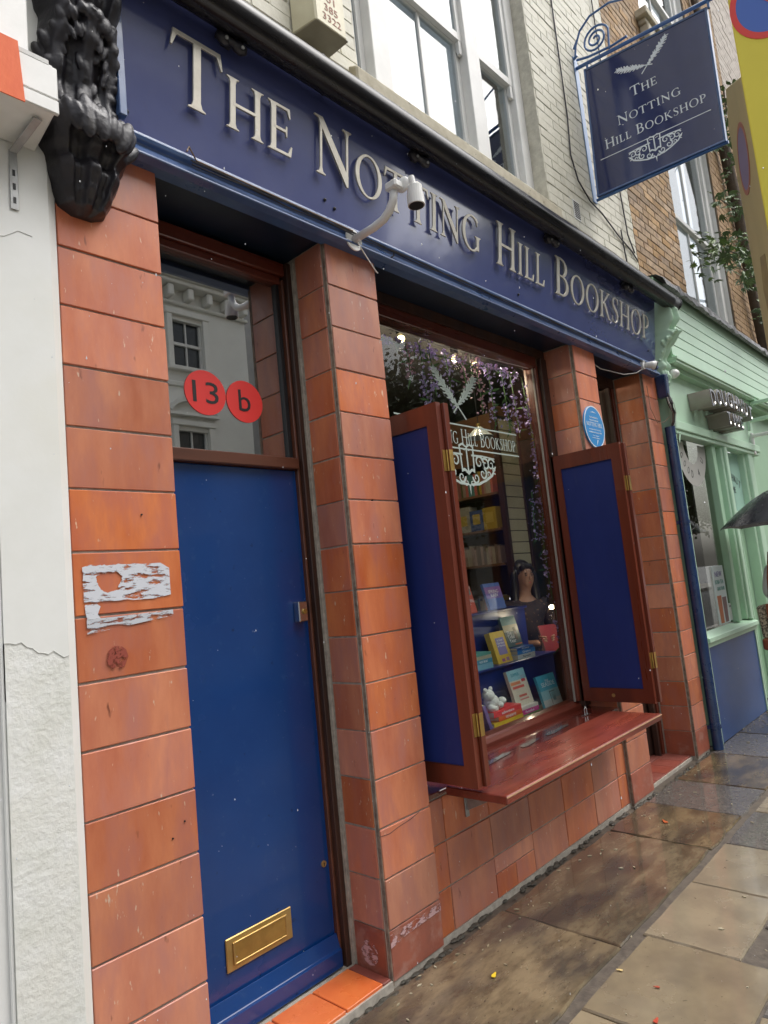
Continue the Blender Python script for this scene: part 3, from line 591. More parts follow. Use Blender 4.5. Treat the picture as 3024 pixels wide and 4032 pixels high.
# brick walls
def brickwall(parent, name, x0, x1, z0, z1, mat, joint, holes, cap, course=.0755, ln=.222, yf=0, gapz=.009, depth=.012):
    core = MB()
    # backing cut around the holes
    xs = sorted({x0, x1}|{h[0] for h in holes}|{h[1] for h in holes}); zs = sorted({z0, z1}|{h[2] for h in holes}|{h[3] for h in holes})
    for i in range(len(xs)-1):
        for k in range(len(zs)-1):
            cx, cz = (xs[i]+xs[i+1])/2, (zs[k]+zs[k+1])/2
            if any(h[0] < cx < h[1] and h[2] < cz < h[3] for h in holes): continue
            core.box(xs[i], xs[i+1], yf+depth*.4, yf+.11, zs[k], zs[k+1])
    wall = core.build(name, joint, parent)
    L_ = []; r = 0; z = z0
    while z < z1-.01:
        x = x0-(ln/2 if r % 2 else 0)
        while x < x1:
            a, b = max(x, x0), min(x+ln, x1); segs = [(a, b)]
            for h in holes:
                if h[2]-.03 < z+course/2 < h[3]+.0:
                    ns = []
                    for a_, b_ in segs:
                        if b_ <= h[0] or a_ >= h[1]: ns.append((a_, b_))
                        else:
                            if a_ < h[0]: ns.append((a_, h[0]))
                            if b_ > h[1]: ns.append((h[1], b_))
                    segs = ns
            for a_, b_ in segs:
                if b_-a_ > .03: L_.append((a_, b_, z))
            x += ln
        z += course; r += 1
    def key(t):
        p = Vector(((t[0]+t[1])/2, yf, t[2])); d = (p-CAM).length
        return d if in_view(*p, .02) else d+100
    L_.sort(key=key)
    stuff = MB()
    for i, (a, b, z) in enumerate(L_):
        dy = random.uniform(-.0025, .0025)
        if i < cap:
            me = boxmesh('brick', ln-gapz, .02, course-gapz, mat, .003, .0015, key=i % 5)
            inst('brick', me, wall, ((a+b)/2, yf+.01+dy, z+course/2), (random.uniform(-.006, .006), 0, random.uniform(-.006, .006)), ((b-a-gapz)/(ln-gapz), 1, 1))
        else: stuff.box(a+gapz/2, b-gapz/2, yf+dy, yf+.02, z+gapz/2, z+course-gapz/2)
    if stuff.v: tag(stuff.build('brickwork', mat, wall), kind='stuff')
    return wall
WIN = (.373, 2.345, 4.15, 6.6)
uw = brickwall(B, 'upper_wall', -1.30, 3.95, 4.0, 9.0, CREAM, CREAMJ, [WIN], 300, gapz=.0055, depth=.009)
MB().box(-1.30, 3.95, .02, .11, 3.3, 4.0).build('wall_band', CREAM, B)
# window sill stone
mb = MB(); mb.hexa([(.30, -.055, 4.06), (2.42, -.055, 4.06), (2.42, .12, 4.06), (.30, .12, 4.06), (.30, -.055, 4.235), (2.42, -.055, 4.235), (2.42, .12, 4.33), (.30, .12, 4.33)]); mb.build('stone_sill', STONE, B, .01)
MB().box(-1.28, .30, -.03, .0, 3.98, 4.06).box(2.42, 3.95, -.035, .0, 3.98, 4.10).build('string_course', STONE, B, .01)
# tripartite sash window
sw = MB().box(.374, .49, .10, .2, 4.25, 6.58).box(.615, .765, .085, .2, 4.25, 6.58).box(1.60, 1.755, .085, .2, 4.25, 6.58).box(2.235, 2.344, .10, .2, 4.25, 6.58).box(.49, 2.235, .11, .2, 6.5, 6.58).box(.49, 2.235, .105, .2, 4.28, 4.36).build('sash_window', WHITE, B, .004)
for (a, b, bars) in ((.49, .615, ()), (.765, 1.60, (1.18,)), (1.755, 2.235, ())):
    for low in (0, 1):
        y0 = .15 if low else .115; z0, z1 = (4.36, 5.26) if low else (5.22, 6.5)
        s_ = MB().box(a+.001, a+.042, y0, y0+.035, z0, z1).box(b-.042, b-.001, y0, y0+.035, z0, z1).box(a+.03, b-.03, y0+.001, y0+.034, z0+.001, z0+.053).box(a+.03, b-.03, y0+.001, y0+.034, z1-.04, z1-.001)
        sa = s_.build('sash', WHITE, sw); sa = sw
        for x in bars: MB().box(x-.011, x+.011, y0+.002, y0+.03, z0+.05, z1-.04).build('glazing_bar', WHITE, sa, .003)
        MB().box(a+.043, b-.043, y0+.016, y0+.02, z0+.05, z1-.04).build('pane', GLU, sa)
        if not low:
            for x in (a+.004, b-.038):
                mb = MB(); mb.prism([(0, 0), (.032, 0), (.03, -.04), (.033, -.065), (.022, -.085), (.026, -.10), (0, -.10)], (x, y0+.002, z0), Y, Z, X, .033); mb.build('sash_horn', WHITE, sa, .002)
MB().box(.40, 2.33, .42, .43, 4.2, 6.6).build('added_blind', M('pale_blind', (.52, .58, .63), rough=.8), sw)  # blind added behind the panes; its pale colour stands in for reflected sky
MB().box(2.346, 2.44, .022, .3, 4.2, 6.6).build('window_reveal', CREAM, uw); MB().box(.28, .372, .022, .3, 4.2, 6.6).build('window_reveal', CREAM, uw)
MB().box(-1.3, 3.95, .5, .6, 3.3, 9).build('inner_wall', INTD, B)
# air vent
vt = MB().box(2.735, 2.84, -.006, .004, 4.30, 4.46).build('air_vent', WPL, B, .002)
hol = MB()
for i in range(6):
    for k in range(9): hol.box(2.745+i*.0155, 2.755+i*.0155, -.0075, -.0058, 4.312+k*.0158, 4.322+k*.0158)
hol.build('vent_hole', INTD, vt)
cb = MB()
cb.tube([(3.0, -.008, 9), (2.86, -.008, 7.2), (2.85, -.01, 6.0), (2.84, -.012, 5.2), (2.80, -.012, 4.85), (2.87, -.014, 4.66), (3.05, -.014, 4.55), (3.25, -.014, 4.52), (3.55, -.012, 4.42), (3.8, -.012, 4.36), (3.92, -.012, 4.30)], .006, 6)
cb.build('wall_cable', CABLE, B); cb = MB()
cb.tube([(3.74, -.012, 9), (3.73, -.012, 4.9), (3.76, -.014, 4.5), (3.86, -.014, 4.36)], .006, 6); cb.build('wall_cable', CABLE, B); cb = MB().tube([(3.62, -.012, 4.5), (3.64, -.012, 4.25), (3.68, -.012, 4.05)], .006, 6); cb.build('wall_cable', CABLE, B); cb = MB()
cb.tube([(.02, -.010, 9), (.02, -.010, 4.5), (.0, -.010, 4.2)], .005, 6)
cb.build('wall_cable', CABLE, B)

# ------------------------------------------------------------------ fascia sign
F_ = thing('fascia_sign', (1.4, -.05, 3.3), 'long navy fascia with steel serif letters reading The Notting Hill Bookshop', 'sign')
def fy(z): return -.045-(z-3.30)*.13
XL, XR = -1.0, 3.86
mb = MB(); mb.hexa([(XL, fy(3.30), 3.30), (XR, fy(3.30), 3.30), (XR, .0, 3.30), (XL, .0, 3.30), (XL, fy(3.93), 3.93), (XR, fy(3.93), 3.93), (XR, .0, 3.93), (XL, .0, 3.93)]); mb.build('board', NAVY, F_)
mb = MB(); mb.prism([(0, 3.205), (-.055, 3.205), (-.088, 3.212), (-.090, 3.218), (-.062, 3.262), (-.066, 3.266), (-.080, 3.272), (-.086, 3.286), (-.078, 3.300), (-.058, 3.306), (0, 3.306)], (XL-.0, .018, 0), Y, Z, X, XR-XL+.02); mb.build('lower_moulding', NAVYT, F_, .002)
MB().box(XL-.0, XL+.028, fy(3.6)-.012, fy(3.6)+.02, 3.31, 3.93).build('end_moulding', NAVYT, F_, .003)
mb = MB(); mb.hexa([(XL, -.135, 3.925), (XR, -.135, 3.925), (XR, 0, 3.925), (XL, 0, 3.925), (XL, -.165, 3.985), (XR, -.165, 3.985), (XR, 0, 4.0), (XL, 0, 4.0)]); mb.build('cornice', BLACKG, F_, .004)
MB().tube([(XL, -.125, 3.915), (XR, -.125, 3.915)], .007, 8).build('cornice_bead', M('dirty_bead', (.13, .115, .09), (.05, .045, .04), scale=20, rough=.7), F_)
FU = X; FV = Vector((0, -.13, 1)).normalized(); FN = FU.cross(FV)
if FN.y > 0: FN = -FN
for word, xa, xb in (('The', -.795, -.222), ('Notting', -.098, 1.178), ('Hill', 1.350, 1.915), ('Bookshop', 2.062, 3.672)):
    o_ = Vector((xa, fy(3.478), 3.478))+FN*.016
    for ch, q in serif(word, o_, FU, FV, FN, .262 if word != 'The' else .268, xb-xa, .009, small=.775, gap=.10 if word != 'Notting' else .085):
        q.build('letter', STEEL, F_, .0012)
for x, z in ((-.955, 3.36), (-.03, 3.86), (.04, 3.36), (1.62, 3.36), (3.7, 3.4), (-.02, 3.38)):
    MB().ell((x, fy(z)-.004, z), .008, 8, 6).build('screw', BLACK, F_, smooth=True)
wr = MB()
for k, (dy, dz, ph) in enumerate(((-.085, 3.256, 0), (-.078, 3.262, 2), (-.081, 3.249, 4))):
    wr.tube([(-.72+i*.115, dy+.002*math.sin(i+ph), dz+.004*math.sin(i*1.7+ph)) for i in range(40)], .0032, 5)
wr.build('trim_cable', CABLE, F_)
MB().tube([(-.75, -.10, 3.275), (-.73, -.085, 3.31), (-.70, -.082, 3.268), (.1, -.083, 3.266), (.12, -.083, 3.266)], .0035, 6).build('tan_cable', CABLET, F_)
for x in (.40,):
    MB().tube([(x, -.085, 3.258), (x+.005, -.078, 3.235), (x-.02, -.06, 3.215)], .004, 6).build('cable_loop', CABLE, F_)
MB().tube([(.15, -.075, 3.225), (.22, -.06, 3.18), (.30, -.045, 3.13), (.325, -.03, 3.14), (.335, .0, 3.17)], .003, 6).build('hanging_cable', CABLEW, F_)

# roller awning above the fascia
rl = thing('awning_roller', (1.5, -.2, 3.87), 'black tubular awning roller running above the navy fascia', 'awning')
MB().tube([(-1.05+i*.25, -.20, 3.868) for i in range(21)]+[(4.10, -.20, 3.868)], .068, 20).build('roller_tube', TUBEB, rl, smooth=False)
for p in rl.children[0].data.polygons: p.use_smooth = len(p.vertices) == 4
MB().tube([(4.10, -.20, 3.868), (4.115, -.20, 3.868)], .070, 20).build('end_cap', BLACKG, rl)
for x in (-.55, .60, 1.98, 3.2):
    b = MB(); b.ell((x-.03, -.15, 3.80), (.035, .02, .03), 8, 6); b.ell((x+.035, -.16, 3.785), (.038, .022, .026), 8, 6); b.tube([(x-.05, -.13, 3.82), (x, -.16, 3.79), (x+.06, -.165, 3.78)], .016, 8); b.box(x-.02, x+.02, -.15, -.10, 3.80, 3.90)
    o = b.build('arm_bracket', BLACKG, rl, smooth=True); MB().tube([(x-.03, -.168, 3.79), (x-.03, -.173, 3.788)], .007, 8).tube([(x+.035, -.18, 3.775), (x+.035, -.185, 3.773)], .007, 8).build('bolt', ZINC, o)
for x in (-.10, 1.33, 2.7): MB().tube([(x, -.20, 3.93), (x, -.20, 3.955)], .022, 10).build('top_stop', BLACKG, rl)

# alarm box
al = thing('alarm_box', (.03, 0, 4.21), 'cream alarm box with red phone digits mounted above the fascia', 'alarm box')
MB().hexa([(-.076, -.002, 4.212), (.144, -.002, 4.212), (.150, -.145, 4.212), (-.047, -.145, 4.212), (-.076, -.002, 4.55), (.144, -.002, 4.55), (.150, -.145, 4.55), (-.047, -.145, 4.55)]).build('case', CREAMP, al, .008)
MB().hexa([(-.078, -.001, 4.206), (.146, -.001, 4.206), (.153, -.148, 4.206), (-.049, -.148, 4.206), (-.078, -.001, 4.2125), (.146, -.001, 4.2125), (.153, -.148, 4.2125), (-.049, -.148, 4.2125)]).build('base_plate', CREAMU, al, .003)
INK = M('faded_red_ink', (.30, .10, .06), rough=.6)
for i, t in enumerate(('3322', '385', '01', '020')): text(t, (.055, -.1455, 4.262+i*.052), X, Z, .036, INK, al, width=.115 if i == 0 else (.085 if i == 1 else .055))

# CCTV camera on its curved arm
cc = thing('cctv_camera', (.14, -.06, 3.23), 'white cctv camera on a curved tubular arm above the second pillar', 'camera')
MB().tube([(.14, -.060, 3.236), (.14, -.068, 3.236)], .052, 24).build('wall_plate', WPL, cc, .001)
arm = [(.14, -.07, 3.236), (.14, -.20, 3.237), (.14, -.262, 3.247), (.14, -.30, 3.270), (.14, -.325, 3.305), (.14, -.335, 3.345)]
MB().tube(arm, .0185, 14).build('arm', WPL, cc, smooth=True)
for a in range(4): MB().tube([(.14+.038*math.cos(a*1.57+.7), -.0685, 3.236+.038*math.sin(a*1.57+.7)), (.14+.038*math.cos(a*1.57+.7), -.0715, 3.236+.038*math.sin(a*1.57+.7))], .004, 6).build('screw', CHROME, cc)
MB().box(.112, .168, -.372, -.305, 3.345, 3.385).build('joint_block', WPL, cc, .008)
mb = MB(); mb.ell((.172, -.365, 3.372), (.012, .036, .036), 16, 10); mb.build('joint_disc', WPL, cc, smooth=True)
cyl = MB().tube([(.185, -.405, 3.395), (.188, -.408, 3.365), (.188, -.408, 3.36)], .014, 12).tube([(.19, -.41, 3.352), (.192, -.412, 3.345), (.192, -.412, 3.31)], [.026, .034, .034], 20).tube([(.192, -.412, 3.308), (.192, -.412, 3.258)], .038, 22)
co = cyl.build('camera_body', WPL, cc)
MB().tube([(.192, -.412, 3.2575), (.192, -.412, 3.2555)], .033, 20).build('lens_glass', BLACK, co)
# small CCTV camera at the right end
c2 = thing('cctv_camera', (3.5, -.1, 3.21), 'small white cctv camera with black lens under the right end of the fascia', 'camera')
MB().tube([(3.50, -.062, 3.232), (3.50, -.085, 3.230)], .036, 18).build('wall_plate', WPL, c2, .002)
MB().tube([(3.505, -.085, 3.228), (3.53, -.13, 3.222), (3.55, -.15, 3.215)], [.02, .03, .038], 16).build('camera_body', WPL, c2, smooth=True)
MB().tube([(3.55, -.15, 3.215), (3.558, -.163, 3.209)], .036, 18).build('lens_glass', BLACK, c2)
MB().tube([(3.49, -.07, 3.20), (3.42, -.04, 3.16), (3.25, .0, 3.13), (3.0, .08, 3.16), (2.9, .1, 3.2)], .004, 6).build('cable', CABLEW, c2)

# blue plaque
pq = thing('blue_plaque', (2.547, 0, 2.612), 'round blue plaque with white lettering on the third pillar', 'plaque')
MB().tube([(2.547, .0, 2.612), (2.547, -.014, 2.612)], .157, 56).build('disc', PLQ, pq, .002)
mb = MB(); mb.strip(ellp(0, 0, .156, .156, 0, 360, 60), ellp(0, 0, .148, .148, 0, 360, 60), (2.547, -.014, 2.612), X, Z, -Y, .0012, True); mb.build('rim', PLW, pq)
po = Vector((2.547, -.0142, 2.612))
for t, dz, h, wd in (('The Travel Book Co', .070, .012, .13), ('featured in the film', .048, .012, .14), ('was inspired by a bookshop', -.022, .011, .19), ('established on this site in 1981', -.042, .011, .20), ('The original', -.068, .010, .10), ('travel bookshop', -.084, .010, .12)):
    text(t, po+Z*dz, X, Z, h, PLW, pq, width=wd, depth=.0012)
for ch, q in serif('Notting Hill', po+X*-.125+Z*.002, X, Z, -Y, .030, .25, .0012, small=1): q.build('lettering', PLW, pq)
mb = MB(); mb.prism([(.085*math.cos(a*.5)-0, .025*math.sin(a*.5)+.105) for a in range(12)][:0] or [(-.05, .105), (0, .115), (.05, .105), (.0, .108)], po, X, Z, -Y, .0012); feather(mb, po+X*.0+Z*-.135, X, Z, -Y, .045, 55, .008, .0012); mb.build('feather_mark', PLW, pq)

# ------------------------------------------------------------------ hanging sign
hgs = thing('hanging_sign', (3.17, 0, 5.1), 'square navy hanging sign with crossed feathers on a blue scroll bracket', 'sign')
qa, qb, qc, qd = Vector((3.17, -.075, 5.735)), Vector((3.17, -1.04, 5.615)), Vector((3.17, -1.02, 4.56)), Vector((3.17, -.035, 4.615))
def sgn(u, v, dx=0):   # u outward 0..1, v up 0..1
    p = (qd*(1-u)+qc*u)*(1-v)+(qa*(1-u)+qb*u)*v; return p+X*dx
mb = MB(); mb.hexa([sgn(.01, .01, -.014), sgn(.99, .01, -.014), sgn(.99, .01, .014), sgn(.01, .01, .014), sgn(.01, .99, -.014), sgn(.99, .99, -.014), sgn(.99, .99, .014), sgn(.01, .99, .014)]); mb.build('board', SNAVY, hgs)
fb = MB()
for (u0, v0), (u1, v1), (u2, v2), (u3, v3) in (((0, 0), (1, 0), (.988, .014), (.012, .014)), ((1, 0), (1, 1), (.985, .985), (.985, .015)), ((1, 1), (0, 1), (.012, .988), (.988, .988)), ((0, 1), (0, 0), (.014, .015), (.014, .985))):
    L_ = [sgn(u0, v0, -.024), sgn(u1, v1, -.024), sgn(u2, v2, -.020), sgn(u3, v3, -.020)]; R_ = [sgn(u0, v0, .024), sgn(u1, v1, .024), sgn(u2, v2, .020), sgn(u3, v3, .020)]
    fb.add(L_+R_, [(0, 1, 2, 3), (7, 6, 5, 4), (0, 4, 5, 1), (1, 5, 6, 2), (2, 6, 7, 3), (3, 7, 4, 0)])
fb.build('frame', NAVYT, hgs)
EU = (qc-qd); UL = EU.length; EU.normalize(); EV = (qa-qd); VL = EV.length; EV = Z; EN = -X
hs_ = MB()
def hp_(u, v): return sgn(u, v, -.0145)
for wd, u0, u1, v0, cap in (('The', .365, .575, .625, .082), ('Notting', .235, .735, .460, .080), ('Hill Bookshop', .115, .905, .325, .080)):
    for ch, q in serif(wd, hp_(u0, v0), EU, EV, EN, cap, (u1-u0)*UL, .0015, gap=.12):
        o_ = len(hs_.v); hs_.v += q.v; hs_.f += [tuple(i+o_ for i in f_) for f_ in q.f]; hs_.mi += [0]*len(q.f)
a_ = hp_(.06, .262); b_ = hp_(.93, .262); d_ = (b_-a_); hs_.prism([(0, 0), (d_.length, 0), (d_.length, .006), (0, .006)], a_, d_.normalized(), EV, EN, .0015)
emblem(hs_, hp_(.5, .235), EU, EV, EN, .42, .0015)
feather(hs_, hp_(.47, .755), EU, EV, EN, .30, 44, .034, .0015, -1); feather(hs_, hp_(.56, .79), EU, EV, EN, .30, 158, .036, .0015)
hs_.build('lettering', LET, hgs)
MB().box(3.135, 3.205, -.008, -.001, 4.585, 5.90).build('wall_strap', SBLUEL, hgs, .002)
MB().tube([(3.17, -.006, 5.80), (3.17, -1.17, 5.66)], .015, 10).build('arm', SBLUE, hgs); MB().tube([(3.17, -1.05, 5.61), (3.17, -1.05, 5.70)], .01, 8).build('hanger', SBLUE, hgs); MB().tube([(3.17, -.10, 5.72), (3.17, -.10, 5.80)], .01, 8).build('hanger', SBLUE, hgs); MB().tube([(3.17, -.02, 4.60), (3.17, -1.03, 4.555)], .013, 8).build('lower_rod', SBLUE, hgs)
ar = [(3.17, -.01, 5.90), (3.17, -.03, 6.0), (3.17, -.08, 6.1), (3.17, -.18, 6.17), (3.17, -.35, 6.17), (3.17, -.55, 6.08), (3.17, -.75, 5.97), (3.17, -.95, 5.84), (3.17, -1.12, 5.70)]
MB().tube(ar, .009, 8).build('arched_rod', SBLUE, hgs)
sc = []
for i in range(46):
    t = i/45; a = .2+t*2.35*2*math.pi; r = .115*(1-.85*t); sc.append((3.17, -.20-r*math.cos(a), 5.945+r*math.sin(a)))
MB().tube([(3.17, -.30, 5.79)]+sc, .009, 8).build('scroll', SBLUE, hgs)
MB().tube([(3.17, -.02, 5.87), (3.17, -.12, 5.835), (3.17, -.32, 5.80), (3.17, -.45, 5.80)], .010, 8).tube([(3.13, -.01, 5.86), (3.12, -.05, 5.87)], .012, 6).tube([(3.17, -.008, 5.98), (3.17, -.05, 6.04)], .01, 6).build('brace', SBLUE, hgs)

# ------------------------------------------------------------------ corbels
def corbel(name, xc, yb, prof, mat, label, bumps, seedv=3, hw=None):
    """prof: list of (z, depth, halfwidth)"""
    root = thing(name, (xc, yb, prof[0][0]), label, 'corbel')
    random.seed(seedv)
    NU, NV = 44, 140; P = []
    zs = [p[0] for p in prof]
    def ev(z, k):
        for i in range(len(prof)-1):
            if prof[i][0] <= z <= prof[i+1][0]:
                t = (z-prof[i][0])/(prof[i+1][0]-prof[i][0]); t = t*t*(3-2*t); return prof[i][k]*(1-t)+prof[i+1][k]*t
        return prof[-1][k]
    mb = MB()
    for j in range(NV+1):
        z = zs[0]+(zs[-1]-zs[0])*j/NV; d = ev(z, 1); h = ev(z, 2)
        for i in range(NU+1):
            u = -1+2*i/NU; prf = (1-abs(u)**3.2)**.5
            x = xc+u*h; low = z < prof[0][0]+.21; fl = (.016*abs(math.cos(u*13+(z-prof[0][0])*2*u))-.008)*(-1.6 if low else -.9)*min(1, d*7)
            nn = noise.noise(Vector((x*14, z*14, seedv)))*.008+noise.noise(Vector((x*38, z*38, seedv)))*.004
            y = yb-(d*prf*(.86+.14*math.cos(u*9)) if d > 0 else 0)-(nn+fl*.5 if abs(u) < .97 else 0)
            P.append((x, y if abs(u) < .999 else yb+.02, z))
    F = [(j*(NU+1)+i, j*(NU+1)+i+1, (j+1)*(NU+1)+i+1, (j+1)*(NU+1)+i) for j in range(NV) for i in range(NU)]
    F += [tuple(range(NU+1))[::-1], tuple(NV*(NU+1)+i for i in range(NU+1))]
    F += [(j*(NU+1), (j+1)*(NU+1), (j+1)*(NU+1)+NU, j*(NU+1)+NU) for j in range(NV)]
    mb.add(P, F)
    for nm, L_ in bumps.items():
        for (dx, z, dd, r) in L_:
            k_ = random.uniform(.75, 1.3); rot = Matrix.Rotation(random.uniform(-.15, .15)+(dx*5), 3, 'Y')
            mb.ell((xc+dx+random.uniform(-.006, .006), yb-ev(z, 1)*(1-min(.95, abs(dx)/max(.01, ev(z, 2)))**3.2)**.5*.93-dd+.006, z+random.uniform(-.006, .006)), (r[0]*k_, r[1]*.8, r[2]*k_), 10, 7, rot)
    o = mb.build('body', mat, root, smooth=True)
    bm = bmesh.new(); bm.from_mesh(o.data); bmesh.ops.remove_doubles(bm, verts=bm.verts, dist=1e-5); bmesh.ops.recalc_face_normals(bm, faces=bm.faces); bm.to_mesh(o.data); bm.free()
    rm = o.modifiers.new('remesh', 'REMESH'); rm.mode = 'VOXEL'; rm.voxel_size = .0042; rm.use_smooth_shade = True
    sm = o.modifiers.new('smooth', 'SMOOTH'); sm.factor = .5; sm.iterations = 1
    return root
bp = {'leaf_edge': [], 'bead': [], 'leaf_rib': [], 'roll_lump': []}
for i in range(15):
    a = i/14*math.pi; bp['leaf_edge'] += [(-.01+.118*math.cos(a), 3.40+.17*math.sin(a), -.004, (.019, .022, .026)), (-.01+.075*math.cos(a), 3.40+.12*math.sin(a), -.004, (.010, .012, .030))]
for s in (-1, 1):
    for i in range(6): bp['bead'].append((s*(.095+.012*(i % 2)), 3.24+.032*i, .0, (.022, .02, .018)))
for i in range(0):
    x = -.08+.02*i; bp['leaf_rib'] += [(x*(.35+.65*(z-2.87)/.2), z, .0, (.0075, .012, .05)) for z in (2.93, 3.0, 3.06)]
for i in range(12): bp['roll_lump'].append((-.132+.024*i, 3.175-.10*(-.12+.024*i), .0, (.024, .026, .058)))
bp['bead'] += [(-.02+.03*math.sin(k), 3.62+.06*k, 0, (.024, .018, .02)) for k in range(9)]+[(.03*math.cos(k*2), 3.27+.03*k, 0, (.013, .012, .03)) for k in range(7)]
corbel('black_corbel', -1.112, .0, [(2.925, .02, .035), (2.945, .075, .078), (2.99, .11, .098), (3.05, .145, .118), (3.085, .12, .125), (3.12, .165, .145), (3.18, .20, .150), (3.235, .17, .142), (3.27, .11, .130), (3.34, .09, .132), (3.42, .12, .135), (3.52, .17, .130), (3.575, .19, .125), (3.60, .14, .14), (3.70, .19, .155), (3.85, .25, .16), (4.05, .33, .16), (4.3, .36, .16)], BLACKG, 'black painted scroll corbel with acanthus leaves above the left pillar', bp, 3)
bp2 = {'leaf_edge': [(.0+.07*math.cos(i/9*math.pi), 3.50+.10*math.sin(i/9*math.pi), 0, (.018, .018, .018)) for i in range(10)], 'roll_lump': [(-.05+.02*i, 3.24, 0, (.02, .022, .03)) for i in range(6)], 'bead': [(-.06+.12*(i % 2), 3.36+.03*i, 0, (.014, .016, .014)) for i in range(9)]}
corbel('green_corbel', 4.005, .0, [(3.04, .02, .03), (3.08, .06, .05), (3.16, .10, .065), (3.215, .12, .07), (3.25, .09, .07), (3.30, .13, .08), (3.36, .10, .075), (3.45, .15, .08), (3.54, .235, .085), (3.58, .275, .08), (3.61, .21, .085), (3.70, .27, .09), (3.78, .26, .09), (3.86, .20, .09), (3.95, .10, .09), (4.0, .06, .085)], GREEN, 'pale green scroll corbel at the left end of the doughnut shop', bp2, 8)
random.seed(11)

# ------------------------------------------------------------------ left neighbour
NB = thing('white_building', (-2.2, .1, 0), 'white rendered building at the left edge with a smooth and rough pilaster', 'building')
mb = MB()
zl = [(-1.40+.172*i/12, z) for i, z in enumerate((1.558, 1.557, 1.552, 1.556, 1.541, 1.536, 1.521, 1.519, 1.513, 1.521, 1.509, 1.498, 1.502))]
mb.k = 0; mb.box(-1.40, -1.2275, -.0315, .2, -.02, 1.40); mb.prism([(-1.40, 1.40), (-1.2275, 1.40)]+[(x, z) for x, z in zl[::-1]], (0, 0, 0), X, Z, -Y, .0315)
mb.k = 1; mb.box(-1.40, -1.2275, -.0300, .2, 1.401, 4.38)
mb.hexa([(-1.2280, -.030, -.02), (-1.1965, -.004, -.02), (-1.1965, .2, -.02), (-1.2280, .2, -.02), (-1.2280, -.030, 4.38), (-1.1965, -.004, 4.38), (-1.1965, .2, 4.38), (-1.2280, .2, 4.38)])
mb.build('pilaster', [WROUGH, WSTUC], NB)
MB().box(-4.5, -1.403, -.012, .3, -.02, 9).build('wall', WSTUCS, NB)
MB().box(-4.5, -1.3, .05, .3, 4.3, 9).build('upper_wall', WSTUCS, NB)
MB().tube([(-1.405+.0, -.02, 0), (-1.405, -.02, 3.1)], .006, 6).build('corner_bead', WSTUCS, NB)
cr = MB().tube([(x, -.0325, z+.001) for x, z in zl], .0011, 5).tube([(-1.40, -.031, 2.76), (-1.36, -.031, 2.77), (-1.32, -.031, 2.80), (-1.28, -.031, 2.795)], .0008, 5); cr.build('render_crack', M('crack_grey', (.42, .42, .40), rough=.9), NB)  # thin grey lines along the cracks in the render
MB().tube([(-1.385, -.03, 2.985), (-1.385, -.034, 2.985)], .004, 8).build('drill_hole', BLACK, NB)
aw = thing('awning_cassette', (-1.6, -.1, 3.1), 'white awning cassette with orange fabric end beside the black corbel', 'awning')
MB().hexa([(-3.2, -.032, 3.085), (-1.262, -.032, 3.085), (-1.262, -.2, 3.115), (-3.2, -.2, 3.115), (-3.2, -.032, 3.30), (-1.262, -.032, 3.30), (-1.262, -.2, 3.275), (-3.2, -.2, 3.275)]).build('housing', WPL, aw, .003)
MB().box(-3.2, -1.254, -.214, -.2005, 3.108, 3.152).box(-3.2, -1.254, -.211, -.2005, 3.157, 3.262).build('front_bar', WPL, aw, .003)
MB().box(-3.2, -1.275, -.206, -.196, 3.265, 3.283).build('drip_rail', GREY, aw, .002)
mb = MB(); mb.hexa([(-3.2, -.2185, 3.102), (-1.352, -.2185, 3.100), (-1.352, -.2145, 3.1), (-3.2, -.2145, 3.1), (-3.2, -.219, 3.275), (-1.366, -.219, 3.285), (-1.366, -.200, 3.288), (-3.2, -.20, 3.288)]); mb.build('fabric_valance', ORANGE, aw)
MB().box(-3.2, -1.318, -.17, -.12, 3.283, 5.0).build('upper_casing', WPL, aw, .003)
bk = MB().box(-1.340, -1.316, -.036, -.0335, 2.865, 3.06); bk.hexa([(-1.340, -.036, 3.052), (-1.316, -.036, 3.052), (-1.288, -.17, 3.098), (-1.312, -.17, 3.098), (-1.340, -.036, 3.057), (-1.316, -.036, 3.057), (-1.288, -.17, 3.103), (-1.312, -.17, 3.103)]); bk.build('steel_bracket', ZINC, aw, .001)
for z in (2.885, 2.93, 2.975): MB().box(-1.332, -1.324, -.0372, -.036, z, z+.02).build('slot', BLACK, aw); 

# ------------------------------------------------------------------ green shop
G = thing('doughnut_shop_building', (6, .2, 0), 'brown brick house with a pale green timber doughnut shop front', 'building')
bw = brickwall(G, 'brick_wall', 3.955, 8.45, 3.9, 12, BRICK, MORT, [(5.25, 6.95, 4.05, 6.95), (5.15, 6.95, 7.45, 9.6)], 300, ln=.215)
bw2 = brickwall(G, 'pale_brick_wall', 8.455, 10.6, 3.5, 12, BRICKW, MORT, [], 120, ln=.215)
MB().box(10.6, 30, 0, .2, 0, 13).build('far_wall', BRICKW, G)
